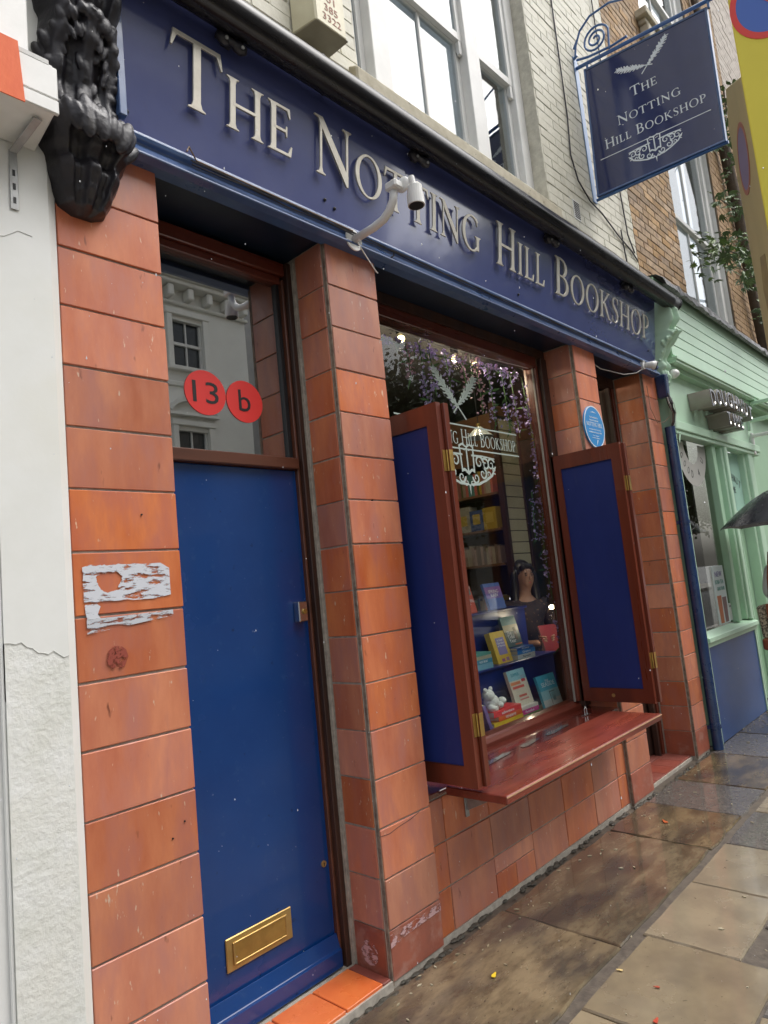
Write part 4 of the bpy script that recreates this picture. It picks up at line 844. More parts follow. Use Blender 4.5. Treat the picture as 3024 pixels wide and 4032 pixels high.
# upper windows
for (x0, x1, z0, z1) in ((5.25, 6.95, 4.05, 6.95), (5.15, 6.95, 7.45, 9.6)):
    uwf = MB().box(x0, x0+.10, .07, .2, z0, z1).box(x1-.12, x1, .07, .2, z0, z1).box(x0+.1, x1-.12, .08, .2, z0, z0+.09).box(x0+.10, x1-.12, .08, .2, z1-.1, z1).build('window', WHITE, G, .005)
    MB().box(x1-.002, x1+.06, .022, .3, z0, z1).build('window_reveal', WHITE, uwf); MB().box(x0-.05, x0+.001, .022, .3, z0, z1).build('window_reveal', WHITE, uwf)
    zc = z0+(z1-z0)*.47
    for i, (a, b, yy) in enumerate(((z0+.09, zc, .13), (zc-.03, z1-.1, .10))):
        MB().box(x0+.10, x0+.155, yy, yy+.035, a, b).box(x1-.175, x1-.12, yy, yy+.035, a, b).box(x0+.155, x1-.175, yy+.001, yy+.034, a, a+.05).box(x0+.155, x1-.175, yy+.001, yy+.034, b-.04, b).box((x0+x1)/2-.012, (x0+x1)/2+.012, yy+.002, yy+.03, a+.05, b-.04).build('sash', WHITE, uwf, .003)
        MB().box(x0+.155, x1-.175, yy+.016, yy+.02, a+.05, b-.04).build('pane', GLU, uwf)
    MB().box(x0+.05, x1, .4, .42, z0, z1).build('curtain', M('net_curtain', (.62, .66, .64), rough=.9), uwf)
sl2 = MB().box(4.95, 7.1, -.12, .06, 7.36, 7.45).box(5.0, 7.05, -.085, .0, 7.30, 7.36).build('stone_sill', STONE, G, .01)
for x in (5.02, 6.8): MB().box(x, x+.17, -.10, 0, 7.12, 7.30).box(x+.02, x+.15, -.06, 0, 7.02, 7.12).build('sill_corbel', STONE, G, .012)
# fascia of horizontal boards with a lead capping
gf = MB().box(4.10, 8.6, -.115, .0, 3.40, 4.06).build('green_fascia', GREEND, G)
for k in range(6):
    z = 3.425+k*.105; mb = MB(); mb.hexa([(4.105, -.125, z), (8.6, -.125, z), (8.6, -.114, z), (4.105, -.114, z), (4.105, -.121, z+.102), (8.6, -.121, z+.102), (8.6, -.114, z+.102), (4.105, -.114, z+.102)]); mb.build('board', GREEN, gf, .002)
MB().box(4.10, 8.6, -.16, -.0, 3.375, 3.405).box(4.10, 8.6, -.147, 0, 3.35, 3.374).build('lower_moulding', GREEN, gf, .004)
mb = MB(); P = []; NN = 150
for i in range(NN+1):
    x = 3.98+4.6*i/NN; a = .010*noise.noise(Vector((x*7, 0, 0)))+.006*noise.noise(Vector((x*24, 3, 0)))
    P += [(x, .0, 4.17+a), (x, -.13+a, 4.145+a), (x, -.185+a*1.5, 4.10-a), (x, -.20-a, 4.035+a*2), (x, -.165, 4.03+a)]
mb.add(P, [(i*5+k, i*5+k+1, i*5+k+6, i*5+k+5) for i in range(NN) for k in range(4)]); mb.build('lead_capping', LEAD, gf, smooth=False)
MB().box(3.96, 8.6, -.10, 0, 4.04, 4.13).build('cap_board', GREEND, gf)
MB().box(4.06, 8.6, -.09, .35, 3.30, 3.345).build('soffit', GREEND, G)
# shop front frame
sf = MB().box(4.062, 4.135, -.045, .30, .0, 3.30).build('shopfront_frame', GREEN, G, .004)
MB().box(4.136, 6.85, -.02, .10, 2.80, 3.30).build('sign_panel', GREEN, sf)
MB().box(4.136, 6.85, -.062, .06, 2.76, 2.84).box(4.136, 6.85, -.045, .06, 2.72, 2.76).build('transom', GREEN, sf, .006)
MB().box(5.20, 5.30, -.01, .1, .93, 2.72).build('mullion', GREEND, sf, .004)
MB().box(5.50, 5.585, -.045, .12, .93, 2.72).box(5.46, 5.50, -.02, .1, .93, 2.72).build('corner_post', GREEN, sf, .008)
mb = MB(); mb.prism([(.05, .93), (-.07, .90), (-.075, .86), (-.05, .85), (-.05, .815), (.05, .815)], (4.10, -.0, 0), Y, Z, X, 1.52); mb.build('window_cill', GREEN, sf, .004)
MB().box(4.136, 5.20, .05, .056, .93, 2.72).build('window_glass', GLG, sf); MB().box(5.30, 5.46, .05, .056, .93, 2.72).build('window_glass', GREEND, sf)
MB().box(4.075, 5.565, -.030, .05, .0, .812).build('blue_riser', SHOPB, sf, .003)
MB().box(5.566, 5.60, -.04, .05, 0, .93).build('corner_post', GREEN, sf, .003)
# side light with the shop name, then door in a recess
sd = MB().box(5.60, 5.68, .04, .14, .0, 2.72).box(6.42, 6.60, -.03, .14, .0, 2.78).box(6.36, 6.42, .01, .12, 0, 2.72).build('side_light_frame', GREEN, G, .006)
MB().box(5.68, 6.36, .02, .12, 1.98, 2.05).build('rail', GREEN, sd, .004); MB().box(5.68, 6.36, .07, .08, 2.05, 2.72).build('mint_pane', MINT, sd)
MB().box(5.68, 6.36, .12, .16, .0, 1.98).build('green_door', GREEND, G, .003)
for x in (5.80, 5.98, 6.16): MB().box(x, x+.025, .105, .12, .1, 1.95).build('door_moulding', GREEN, G, .004)
for i, ch in enumerate('DOUGHNUT'):
    t = (i-3.5)/3.5; text(ch, (5.99+t*.27, .0685, 2.44-.07*t*t), (1, 0, -t*.45), (t*.45, 0, 1), .085, BLACK, sd, width=.05)
text('TIME', (5.99, .0685, 2.30), X, Z, .07, BLACK, sd, width=.2)
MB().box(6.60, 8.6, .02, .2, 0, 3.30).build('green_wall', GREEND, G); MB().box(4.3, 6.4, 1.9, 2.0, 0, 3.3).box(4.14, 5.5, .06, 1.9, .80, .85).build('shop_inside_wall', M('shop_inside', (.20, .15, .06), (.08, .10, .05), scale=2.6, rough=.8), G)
# window dressing
rd = MB(); rd.prism([(.42*math.cos(i*math.pi/24), .42*math.sin(i*math.pi/24)) for i in range(48)], (4.78, .046, 2.80), X, Z, -Y, .001); 
rd = MB(); rd.strip(ellp(0, 0, .42, .42, 180, 360, 40), ellp(0, 0, .20, .20, 180, 360, 40), (4.74, .0495, 2.70), X, Z, -Y, .001); rnd_ = rd.build('round_window_sticker', M('grey_sticker', (.42, .41, .38), rough=.5), sf)
for i, ch in enumerate('GOOD 4 U'):
    if ch == ' ': continue
    a = rad(205+i*18); text(ch, (4.74+.31*math.cos(a), .0483, 2.70+.31*math.sin(a)), (-math.sin(a), 0, math.cos(a)), (-math.cos(a), 0, -math.sin(a)), .075, BLACK, sf, width=.045)
pr = thing('drinks_poster', (5.33, .04, .93), 'drinks poster with three plastic cups leaning in the green shop window', 'poster')
PO = Vector((4.90, .044, .945))
MB().box(4.78, 5.10, .036, .048, .945, 1.50).build('board', M('poster_white', (.62, .70, .70), rough=.4), pr, .002)
for x, h, c in ((4.86, .26, (.50, .16, .06)), (5.0, .24, (.22, .13, .13))):
    MB().prism([(-.045, 0), (.045, 0), (.06, h), (-.06, h)], (x, .0355, .955), X, Z, -Y, .0015).build('printed_cup', M('cup_print', c, rough=.5), pr)
text('NEW', (4.93, .0355, 1.42), X, Z, .05, M('poster_purple', (.12, .08, .3), rough=.5), pr, width=.2); text('BOBA TEA', (4.93, .0355, 1.345), X, Z, .04, M('poster_teal', (.03, .25, .2), rough=.5), pr, width=.24)
text('GRAB YOURS', (4.95, .0355, 1.28), X, Z, .035, M('poster_teal2', (.03, .25, .2), rough=.5), pr, width=.22)
nc = thing('opening_notice', (5.17, .04, .95), 'small white opening hours notice beside the drinks poster', 'notice'); MB().box(5.12, 5.19, .040, .046, .955, 1.12).build('sheet', WPL, nc)
text('OPEN', (5.155, .0398, 1.09), X, Z, .012, BLACK, nc)
tb = thing('display_easel', (4.62, .5, .85), 'pale wooden easel standing inside the green shop window', 'easel')
MB().tube([(4.45, .5, .85), (4.5, .55, 1.75)], .014, 6).tube([(4.85, .5, .85), (4.72, .55, 1.75)], .014, 6).box(4.42, 4.9, .46, .5, 1.45, 1.5).box(4.42, 4.88, .46, .5, 1.62, 1.66).build('frame', M('pale_pine', (.45, .27, .12), rough=.5), tb)
cd_ = thing('card_holder', (4.8, .3, .85), 'clear card holder inside the green shop window', 'holder'); MB().box(4.70, 4.82, .3, .305, 1.30, 1.52).build('card', WPL, cd_)
# DOUGHNUT TIME letters
dt = thing('doughnut_time_sign', (5.4, -.1, 3.0), 'deep grey boxed letters reading doughnut time above the green window', 'sign')
LG = M('grey_channel_letter', (.33, .30, .26), (.27, .245, .21), scale=5, rough=.35, coat=.3); LN = M('letter_face_navy', (.02, .02, .04), rough=.2, coat=.4)
def dtl(ch, x, z, h, wd, slope=0):
    a = text(ch, (x, -.024, z), (1, 0, slope), (-slope, 0, 1), h, LG, dt, width=wd, depth=.20, name='letter')
    b = text(ch, (x, -.2245, z), (1, 0, slope), (-slope, 0, 1), h*.96, LN, a, width=wd*.92, depth=.004, name='letter_face')
    MB().ell((x+wd*.2, -.228, z-h*.3), (.009, .003, .012), 8, 6).build('letter_lamp', LEDM, a)
for i, ch in enumerate('DOUGHNUT'): t = (i-3.5)/3.5; dtl(ch, 5.36+t*.62, 3.14-.05*t*t, .165, .15, -t*.14)
for i, ch in enumerate('TIME'): dtl(ch, 5.16+(.0, .15, .27, .42)[i], 2.935, .14, (.12, .035, .14, .10)[i])
# light fittings
bl = thing('wall_lamp', (4.09, -.12, 3.24), 'white globe lamp beside the green corbel', 'lamp'); mb = MB(); mb.ell((4.13, -.10, 3.255), (.05, .05, .042), 16, 10); mb.build('globe', WPL, bl, smooth=True); MB().tube([(4.15, -.02, 3.26), (4.13, -.07, 3.255)], .02, 10).build('stem', WPL, bl)
dc = thing('dome_camera', (6.68, -.2, 2.9), 'white dome camera on a wall arm at the far edge of the green shop', 'camera')
MB().box(6.62, 6.68, -.06, -.03, 2.72, 2.98).box(6.62, 6.67, -.34, -.05, 2.92, 2.96).build('arm', WPL, dc, .008); mb = MB(); mb.ell((6.645, -.33, 2.84), (.07, .07, .075), 16, 10); mb.build('dome', WPL, dc, smooth=True); MB().ell((6.645, -.345, 2.80), (.03, .045, .035), 10, 8).build('lens', BLACK, dc)
bkt = thing('folding_awning', (6.6, -.2, 3.3), 'folded grey green awning arm under the fascia of the green shop', 'awning')
MB().box(6.60, 6.66, -.50, -.05, 3.30, 3.34).build('bar', GREEN, bkt, .006); MB().box(6.58, 6.62, -.06, -.03, 3.0, 3.40).build('wall_plate', GREEN, bkt, .006); MB().box(6.60, 6.66, -.50, -.05, 3.10, 3.14).build('bar', GREEN, bkt, .006)

# drainpipe, junction box and cables at the party wall
dp = thing('drainpipe', (3.985, -.045, 0), 'navy drainpipe between the fourth pillar and the green shop', 'drainpipe')
MB().tube([(3.985, -.045, .0), (3.985, -.045, 2.76)], .043, 18).build('pipe', PIPE, dp); 
for z in (.17, 1.9): MB().tube([(3.985, -.045, z), (3.985, -.045, z+.03)], .048, 18).box(3.925, 4.045, -.02, .0, z, z+.03).build('collar', PIPE, dp)
MB().hexa([(3.925, -.09, 3.02), (3.985, -.09, 3.02), (3.985, -.0, 3.02), (3.925, -.0, 3.02), (3.905, -.10, 3.22), (3.985, -.10, 3.24), (3.985, 0, 3.24), (3.905, 0, 3.22)]).build('hopper', PIPE, dp, .01)
cbs = thing('cable_bundle', (3.99, -.05, 2.76), 'tangled bundle of loose cables between the drainpipe and its upper hopper', 'cables')
for i in range(16):
    a = random.uniform(-.035, .035); b_ = random.uniform(-.035, .045); k = random.random()
    mb = MB(); mb.tube([(3.96+a, -.05-k*.04, 3.05), (3.97+a*1.6+random.uniform(-.02, .03), -.06-k*.05, 2.96), (4.0+b_*1.3, -.07-k*.03, 2.88), (3.99+b_, -.06-k*.03, 2.80), (3.985+b_*.4, -.05, 2.73)], random.choice((.003, .004, .005)), 5)
    mb.build('cable', random.choice((CABLE, CABLE, CABLET, GREY)), cbs)
MB().tube([(3.68, -.012, 3.1), (3.69, -.012, 2.9), (3.78, -.02, 2.78), (3.9, -.04, 2.80), (3.97, -.06, 2.85)], .003, 5).build('cable', CABLET, cbs)
MB().box(4.02, 4.06, -.09, -.045, 2.74, 3.03).build('cable_cover', GREEN, cbs, .008)
for i in range(3): MB().tube([(4.03+.02*i, -.06, 2.76), (4.05+.02*i, -.07, 2.70), (4.09+.02*i, -.08, 2.71), (4.07, -.08, 2.66-.02*i)], .003, 5).build('cable', GREEN if i else CABLE, cbs)
MB().tube([(4.03, -.085, 1.93), (4.07, -.10, 1.9), (4.07, -.10, 1.86), (4.03, -.085, 1.84)], .004, 6).build('pipe_hook', CABLE, dp)

# ------------------------------------------------------------------ inside the bookshop
room = thing('shop_interior', (2.2, 1.6, 0), 'dark interior walls and ceiling of the bookshop seen through the window', 'room')
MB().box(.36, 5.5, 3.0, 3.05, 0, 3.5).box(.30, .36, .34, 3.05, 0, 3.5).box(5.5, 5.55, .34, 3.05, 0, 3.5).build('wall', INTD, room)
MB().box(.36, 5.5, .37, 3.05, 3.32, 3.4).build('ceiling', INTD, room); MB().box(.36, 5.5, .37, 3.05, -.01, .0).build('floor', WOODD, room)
MB().box(2.42, 2.46, .34, .43, .66, 3.3).build('window_side_panel', WOODB, room)
ds = thing('display_steps', (1.4, .5, .6), 'navy stepped display shelves behind the shop window', 'shelf')
MB().box(.40, 2.50, .335, .60, .60, .648).build('lower_shelf', M('display_floor', (.25, .22, .2), (.18, .16, .15), scale=6, rough=.5), ds)
MB().box(.40, 2.62, .60, .62, .60, .985).box(.40, 2.58, .78, .80, .60, 1.345).build('riser_board', SHELFB, ds)
MB().box(.40, 2.64, .585, .80, .985, 1.0).build('middle_shelf', SHELFB, ds, .003); MB().box(.40, 2.60, .765, .93, 1.345, 1.362).build('top_shelf', SHELFB, ds, .003)
bcs = thing('bookcase', (2.95, 1.55, 0), 'tall dark bookcase facing left deep inside the shop', 'bookcase')
SHW = M('shelf_wood', (.20, .10, .05), (.14, .07, .035), scale=5, rough=.5)
MB().box(2.86, 3.1, 1.03, 1.05, 0, 3.1).box(2.86, 3.1, 2.3, 2.32, 0, 3.1).box(3.08, 3.1, 1.05, 2.3, 0, 3.1).build('carcass', SHW, bcs)
shz = [1.22, 1.72, 2.02, 2.33, 2.62]
for z in shz: MB().box(2.80, 3.08, 1.05, 2.3, z-.02, z).build('shelf', SHW, bcs)
sw2 = thing('slatwall_panel', (2.99, 1.0, 0), 'cream slatted wall panel beside the bookcase', 'panel')
MB().box(2.84, 3.13, 1.005, 1.028, 1.1, 3.0).build('backing', INTD, sw2)
for k in range(19): MB().box(2.84, 3.13, .99, 1.004, 1.1+k*.0985, 1.1+k*.0985+.092).build('slat', SLAT, sw2, .003)
MB().box(2.80, 2.84, .98, 1.03, 0, 3.1).box(3.13, 3.17, .98, 1.03, 0, 3.1).build('edge_post', WOODD, sw2)
_cov = {}
def cov(c):
    k = tuple(round(a, 2) for a in c)
    if k not in _cov: _cov[k] = M('book_cover', c, tuple(a*.85 for a in c), scale=9, rough=.35, coat=.2)
    return _cov[k]
def book(o, u, v, w_, h_, t_, col, label, group=None, title=None, cat='book', tcol=PLW, extra=None, th=.02):
    """o lower-left corner of front cover, u along width, v up the cover; thickness goes behind"""
    u = Vector(u).normalized(); v = Vector(v).normalized(); n = u.cross(v)  # n faces the reader
    r = thing('book', tuple(o), label, cat, group)
    o = Vector(o)
    def bx(u0, u1, v0, v1, n0, n1, nm, mt):
        mb = MB(); mb.hexa([o+u*a+v*b+n*c for a, b, c in ((u0, v0, n0), (u1, v0, n0), (u1, v0, n1), (u0, v0, n1), (u0, v1, n0), (u1, v1, n0), (u1, v1, n1), (u0, v1, n1))]); return mb.build(nm, mt, r)
    c = cov(col)
    bx(0, w_, 0, h_, -.002, 0, 'front_cover', c); bx(0, w_, 0, h_, -t_, -t_+.002, 'back_cover', c); bx(0, .002, 0, h_, -t_+.002, -.002, 'spine', c); bx(.002, w_-.003, .003, h_-.003, -t_+.002, -.002, 'pages', PAPER)
    if title:
        for i, (tt, fx, fy_, hh, ww) in enumerate(title): text(tt, o+u*w_*fx+v*h_*fy_+n*.0008, u, v, hh, tcol, r, width=ww, depth=.0006)
    if extra:
        for (a, b, c_, d_, cc_) in extra: mb = MB(); mb.prism([(w_*a, h_*b), (w_*c_, h_*b), (w_*c_, h_*d_), (w_*a, h_*d_)], o+n*.0001, u, v, n, .0005); mb.build('cover_art', cov(cc_), r)
    return r
def lay(o, w_, d_, t_, col, label, title=None, group=None, tc=PLW):
    """book lying flat: spine towards the street"""
    r = thing('book', o, label, 'book', group); x, y, z = o; c = cov(col)
    MB().box(x, x+w_, y, y+d_, z, z+.002).build('back_cover', c, r); MB().box(x, x+w_, y, y+d_, z+t_-.002, z+t_).build('front_cover', c, r); MB().box(x, x+w_, y, y+.002, z+.002, z+t_-.002).build('spine', c, r); MB().box(x+.003, x+w_-.003, y+.002, y+d_-.003, z+.002, z+t_-.002).build('pages', PAPER, r)
    if title: text(title, (x+w_*.5, y-.0004, z+t_/2), X, Z, t_*.5, tc, r, width=w_*.45, depth=.0006)
    return r
lean = Vector((0, .25, 1))
# top step
book((1.83, .80, 1.365), X, lean, .155, .20, .02, (.62, .12, .08), 'orange paperback titled Sunburn on the top blue shelf', title=[('SUNBURN', .5, .45, .024, .13), ('novel', .5, .33, .010, .05)], extra=[(0, .9, 1, 1, (.5, .32, .3)), (0, 0, .3, .2, (.5, .3, .28)), (.55, .68, .92, .92, (.10, .25, .28))])
book((2.15, .80, 1.365), X, lean, .215, .205, .022, (.10, .20, .58), 'blue hardback titled Spring Rain on the top blue shelf', title=[('SPRING', .5, .68, .026, .13), ('RAIN', .5, .54, .026, .09)], extra=[(0.001, .42, .999, .62, (.22, .16, .52)), (.001, .62, .999, .86, (.30, .15, .45))])
# middle step
book((1.94, .64, 1.0), X, lean, .185, .225, .045, (.74, .50, .08), 'thick yellow hardback with a lilac title panel on the middle blue shelf', title=[('A New', .53, .72, .016, .07), ('Garden', .53, .63, .016, .09), ('of Stories', .53, .54, .014, .09)], extra=[(.25, .26, .82, .80, (.26, .24, .52)), (.3, .04, .5, .14, (.35, .12, .3)), (.6, .05, .8, .16, (.4, .2, .4))])
lay((2.13, .60, 1.001), .235, .15, .034, (.58, .62, .62), 'white Spain guide at the bottom of the travel stack on the middle shelf', 'Spain', tc=BLACK)
lay((2.135, .602, 1.036), .24, .15, .030, (.03, .22, .60), 'bright blue Greece guide second in the travel stack on the middle shelf', 'Greece')
lay((2.13, .60, 1.067), .225, .15, .018, (.02, .10, .35), 'thin dark blue guide on top of the travel stack on the middle shelf', 'Croatia')
book((2.12, .66, 1.09), X, lean, .195, .225, .022, (.045, .11, .13), 'dark teal book titled The Tidal Year standing on the travel stack', title=[('The', .30, .46, .026, .06), ('Tidal', .36, .33, .026, .09), ('Year', .40, .20, .026, .09)], extra=[(0.001, .72, .999, .999, (.12, .28, .30)), (.001, .5, .999, .72, (.40, .38, .26)), (.62, .2, .80, .62, (.03, .03, .04)), (.5, .05, .95, .09, (.5, .15, .06))])
for i, (c, t, tt) in enumerate((((.20, .42, .55), .036, None), ((.07, .28, .42), .03, 'SHORT BREAKS'), ((.45, .42, .30), .022, None), ((.12, .35, .30), .018, None))):
    lay((1.60+.003*i, .60, 1.001+[0, .037, .068, .091][i]), .215-.006*i, .15, t, c, ['pale blue book at the bottom of the stack half hidden by the left shutter', 'teal book titled Short Breaks second in the stack by the left shutter', 'cream book third in the stack by the left shutter', 'thin green book on top of the stack by the left shutter'][i], tt)
# lower shelf
zf = .649
for i, (x, w_, t, c, tt, lab) in enumerate(((1.47, .34, .028, (.80, .28, .07), None, 'orange book at the bottom of the fiery coloured stack on the window floor'), (1.465, .335, .030, (.76, .52, .05), None, 'yellow book second in the fiery coloured stack on the window floor'), (1.52, .275, .030, (.72, .13, .04), 'TENERIFE', 'red orange Tenerife guide third in the stack under the white toy'), (1.475, .315, .034, (.75, .05, .06), 'adventure', 'bright red book on top of the stack under the white toy'))):
    lay((x, .40, zf+(0, .029, .060, .091)[i]), w_, .13, t, c, lab, tt)
lay((1.815, .42, zf), .235, .12, .036, (.14, .34, .12), 'green and yellow Madrid guide at the bottom of the pink topped stack', 'Madrid'); lay((1.80, .42, zf+.037), .235, .12, .030, (.62, .05, .30), 'magenta book second in the stack right of the white toy', 'Paradise'); lay((1.81, .42, zf+.068), .22, .12, .020, (.70, .66, .62), 'pale pink book on top of the stack right of the white toy', None)
book((1.83, .46, zf+.089), X, lean, .215, .235, .024, (.68, .62, .50), 'cream striped holiday book with a red sun standing on the pink stack', title=[('SUMMER', .42, .86, .022, .10)], tcol=M('print_teal', (.05, .3, .35), rough=.5), extra=[(.001, .70, .999, .999, (.28, .52, .60)), (.05, .58, .6, .66, (.72, .26, .12)), (.1, .47, .75, .54, (.68, .12, .10)), (.3, .22, .75, .28, (.65, .15, .12)), (.3, .13, .8, .17, (.6, .2, .18)), (.68, .62, .90, .80, (.68, .08, .08))])
book((2.16, .44, zf), X, lean, .245, .235, .02, (.08, .42, .58), 'sky blue book titled The Seaside with a deckchair on the window floor', title=[('THE', .5, .82, .016, .05), ('SEASIDE', .52, .72, .030, .18)], extra=[(.001, .28, .999, .55, (.30, .55, .62)), (.001, 0.001, .999, .28, (.55, .56, .55)), (.45, .12, .48, .5, (.06, .07, .1)), (.45, .47, .75, .5, (.06, .07, .1)), (.55, .2, .72, .44, (.2, .45, .5))])
book((1.41, .36, zf), (.5, 1, 0), (-.22, .10, 1), .13, .20, .02, (.20, .15, .38), 'purple book leaning at the left end of the window floor behind the hinge')
toy = thing('plush_toy', (1.56, .45, zf+.125), 'round white plush toy sitting on top of the red book stack', 'toy')
FUR = M('white_fluff', (.78, .78, .74), (.68, .68, .64), scale=30, rough=.95, bump=.01, bscale=90)
zt_ = zf+.126
mb = MB(); mb.ell((1.545, .46, zt_+.05), (.055, .05, .05), 18, 12); mb.build('body', FUR, toy, smooth=True)
mb = MB(); mb.ell((1.515, .455, zt_+.095), (.042, .04, .038), 16, 10); hd = mb.build('head', FUR, toy, smooth=True); mb = MB(); mb.ell((1.487, .455, zt_+.130), (.016, .012, .016), 10, 8); mb.build('ear', FUR, hd, smooth=True); mb = MB(); mb.ell((1.545, .455, zt_+.132), (.016, .012, .016), 10, 8); mb.build('ear', FUR, hd, smooth=True)
for dx, dz in ((-.04, .02), (.05, .025), (.085, .045), (-.01, .012)): mb = MB(); mb.ell((1.545+dx, .435, zt_+dz), (.026, .03, .024), 12, 8); mb.build('limb', FUR, toy, smooth=True)
# books in the bookcase
def cname(c):
    r, g_, b_ = c; m_ = max(c)
    if m_ < .13: return 'blackish' if b_ < .12 else 'navy'
    if r > .3 and g_ > .24: return 'cream' if b_ > .2 else 'yellow'
    if r > g_*1.6: return 'red brown' if r < .4 else 'brick red'
    if g_ >= r: return 'green'
    return 'tan'
lab = {1.22: 'fourth', 1.72: 'third', 2.02: 'second', 2.33: 'top'}
cols = [(.40, .27, .04), (.10, .10, .04), (.45, .13, .10), (.12, .20, .07), (.10, .22, .20), (.30, .12, .10), (.05, .06, .12), (.35, .32, .25), (.30, .22, .16), (.07, .10, .22)]
for z in (1.22, 1.72, 2.02, 2.33):
    y = 1.10
    while y < 2.2:
        big = (z == 2.02 and random.random() < .4); t = .14 if big else random.uniform(.018, .035); h = random.uniform(.16, .23) if z != 1.72 else random.uniform(.14, .18)
        c = random.choice(cols) if z != 1.72 else random.choice([(.40, .34, .26), (.32, .22, .18), (.42, .3, .25), (.2, .15, .12)])
        r = thing('book', (2.87, y, z), '%s book spine on the %s visible shelf of the dark bookcase' % (cname(c), lab[z]), 'book', 'books on the %s shelf of the bookcase' % lab[z])
        MB().box(2.83, 2.96, y, y+t-.003, z+.001, z+h).build('cover', cov(c), r)
        if big: MB().box(2.8285, 2.8295, y+.03, y+t-.033, z+.06, z+.15).build('cover_picture', cov((.5, .36, .08)), r)
        y += t
# garlands
def petals(mb, c, n, r, s):
    for i in range(n):
        p = Vector(c)+Vector((random.gauss(0, r), random.gauss(0, r*.8), random.gauss(0, r*.8)))
        a = Vector((random.uniform(-1, 1), random.uniform(-1, 1), random.uniform(-1, 1))).normalized(); b = a.cross(Vector((random.random(), random.random(), 1))).normalized(); q = random.uniform(.7, 1.2)*s
        mb.add([p-a*q, p-b*q*.7, p+a*q, p+b*q*.7+Vector((0, 0, q*.3))], [(0, 1, 2, 3)])
def garland(pts, label, dens=10, mat=LILAC, s=.012, leaves=1.0):
    r = thing('wisteria_garland', pts[0], label, 'garland', None)
    MB().tube(pts, .004, 5).build('stem', GFLO, r)
    fl = MB(); lf = MB()
    for i in range(len(pts)-1):
        a, b = Vector(pts[i]), Vector(pts[i+1]); k = max(1, int((b-a).length/.025))
        for j in range(k):
            p = a.lerp(b, j/k)
            if random.random() < .72: petals(fl, p, max(3, dens//2), .021, s*1.2)
            if random.random() < .28*leaves:
                d = Vector((random.uniform(-1, 1), random.uniform(-.5, .5), random.uniform(-1, .3))).normalized(); L2 = random.uniform(.05, .10); sd_ = d.cross(Y).normalized()*.010
                lf.add([p, p+d*L2*.4+sd_, p+d*L2, p+d*L2*.4-sd_], [(0, 1, 2, 3)])
    tag(fl.build('blossom', mat, r), kind='stuff')
    if lf.v: tag(lf.build('leaf_spray', GFLO, r), kind='stuff')
garland([(2.36, .42, 3.08), (2.40, .42, 2.75), (2.40, .40, 2.45), (2.40, .40, 2.1), (2.34, .40, 1.85), (2.345, .40, 1.6), (2.37, .40, 1.4)], 'long lilac wisteria garland hanging down the right side of the window', 14)
garland([(2.39, .40, 1.33), (2.405, .40, 1.2), (2.415, .40, 1.04)], 'short lilac wisteria tail hanging below the long garland by the window frame', 10)
garland([(2.30, .42, 2.2), (2.28, .42, 2.0), (2.27, .42, 1.83)], 'thin lilac strand hanging left of the long garland', 8, s=.010)
for i, (x, z1, mt, lb) in enumerate(((1.02, 2.85, PINKP, 'small pinkish strand at the left of the window head'), (1.16, 2.66, LILAC, 'first full lilac strand from the second pillar'), (1.25, 2.78, LILAC, 'second lilac strand behind the upper tip of the left feather'), (1.42, 2.70, LILAC, 'third lilac strand behind the crossed feathers'), (1.60, 2.82, PINKP, 'orange pink strand lit by the middle spotlight'), (1.76, 2.72, PINKP, 'pink strand beside the hanging glass lamp'), (1.90, 2.66, LILAC, 'lilac strand right of the hanging glass lamp'), (2.08, 2.62, LILAC, 'lilac strand third from the right window edge'), (2.20, 2.60, LILAC, 'lilac strand next to the long garland'))):
    garland([(x, .42, 3.10), (x+.02, .42, (3.1+z1)/2), (x+.03, .42, z1)], lb, 11, mt)
garland([(.80, .44, 3.08), (1.2, .44, 3.06), (1.7, .44, 3.08), (2.35, .44, 3.10)], 'leafy swag of artificial wisteria along the head of the window', 12, LILAC, .014, 2.4)
# lamps
def pendant(x, y, z, lb):
    r = thing('pendant_lamp', (x, y, z), lb, 'lamp')
    MB().tube([(x, y, 3.32), (x, y, z+.10)], .003, 6).build('cord', CABLE, r); MB().tube([(x, y, z+.10), (x, y, z+.075)], .016, 12).build('cap', BRASS, r)
    mb = MB(); k = 20
    P = []
    for zz, rr in ((.075, .02), (.05, .045), (.0, .095)):
        for j in range(k*2): a = math.pi*j/k; q = rr*(1+.05*(j % 2)); P.append((x+q*math.cos(a), y+q*math.sin(a), z+zz))
    mb.add(P, [(i*2*k+j, i*2*k+(j+1) % (2*k), (i+1)*2*k+(j+1) % (2*k), (i+1)*2*k+j) for i in range(2) for j in range(2*k)]); mb.build('shade', M('ribbed_glass_shade', (.45, .48, .45), rough=.2), r)
pendant(1.90, .55, 2.60, 'ribbed glass pendant lamp hanging behind the window lettering'); pendant(1.42, .55, 2.58, 'ribbed glass pendant lamp half hidden by the left shutter')
def spotl(x, y, z, lb, r_=.028, e=3.0, mat=SPOT):
    r = thing('spotlight', (x, y, z), lb, 'lamp'); mb = MB(); mb.ell((x, y, z), (r_, r_, r_*.8), 12, 8); mb.build('lamp_face', mat, r, smooth=True); MB().tube([(x, y, z+.03), (x, y, z+.09)], .03, 12).build('housing', CABLE, r)
    l_ = bpy.data.lights.new('spotlight_light', 'POINT'); l_.energy = e; l_.color = (1, .82, .6); l_.shadow_soft_size = .03; lo = bpy.data.objects.new('spotlight_light', l_); C.objects.link(lo); lo.parent = r; lo.location = (0, -.02, -.06)
spotl(1.28, .66, 3.24, 'lit yellow ceiling spotlight at the upper left of the window', e=5); spotl(1.87, .66, 3.21, 'lit yellow ceiling spotlight in the middle of the window head', e=6); spotl(2.12, .66, 3.21, 'lit pale ceiling spotlight above the glass lamp', e=6)
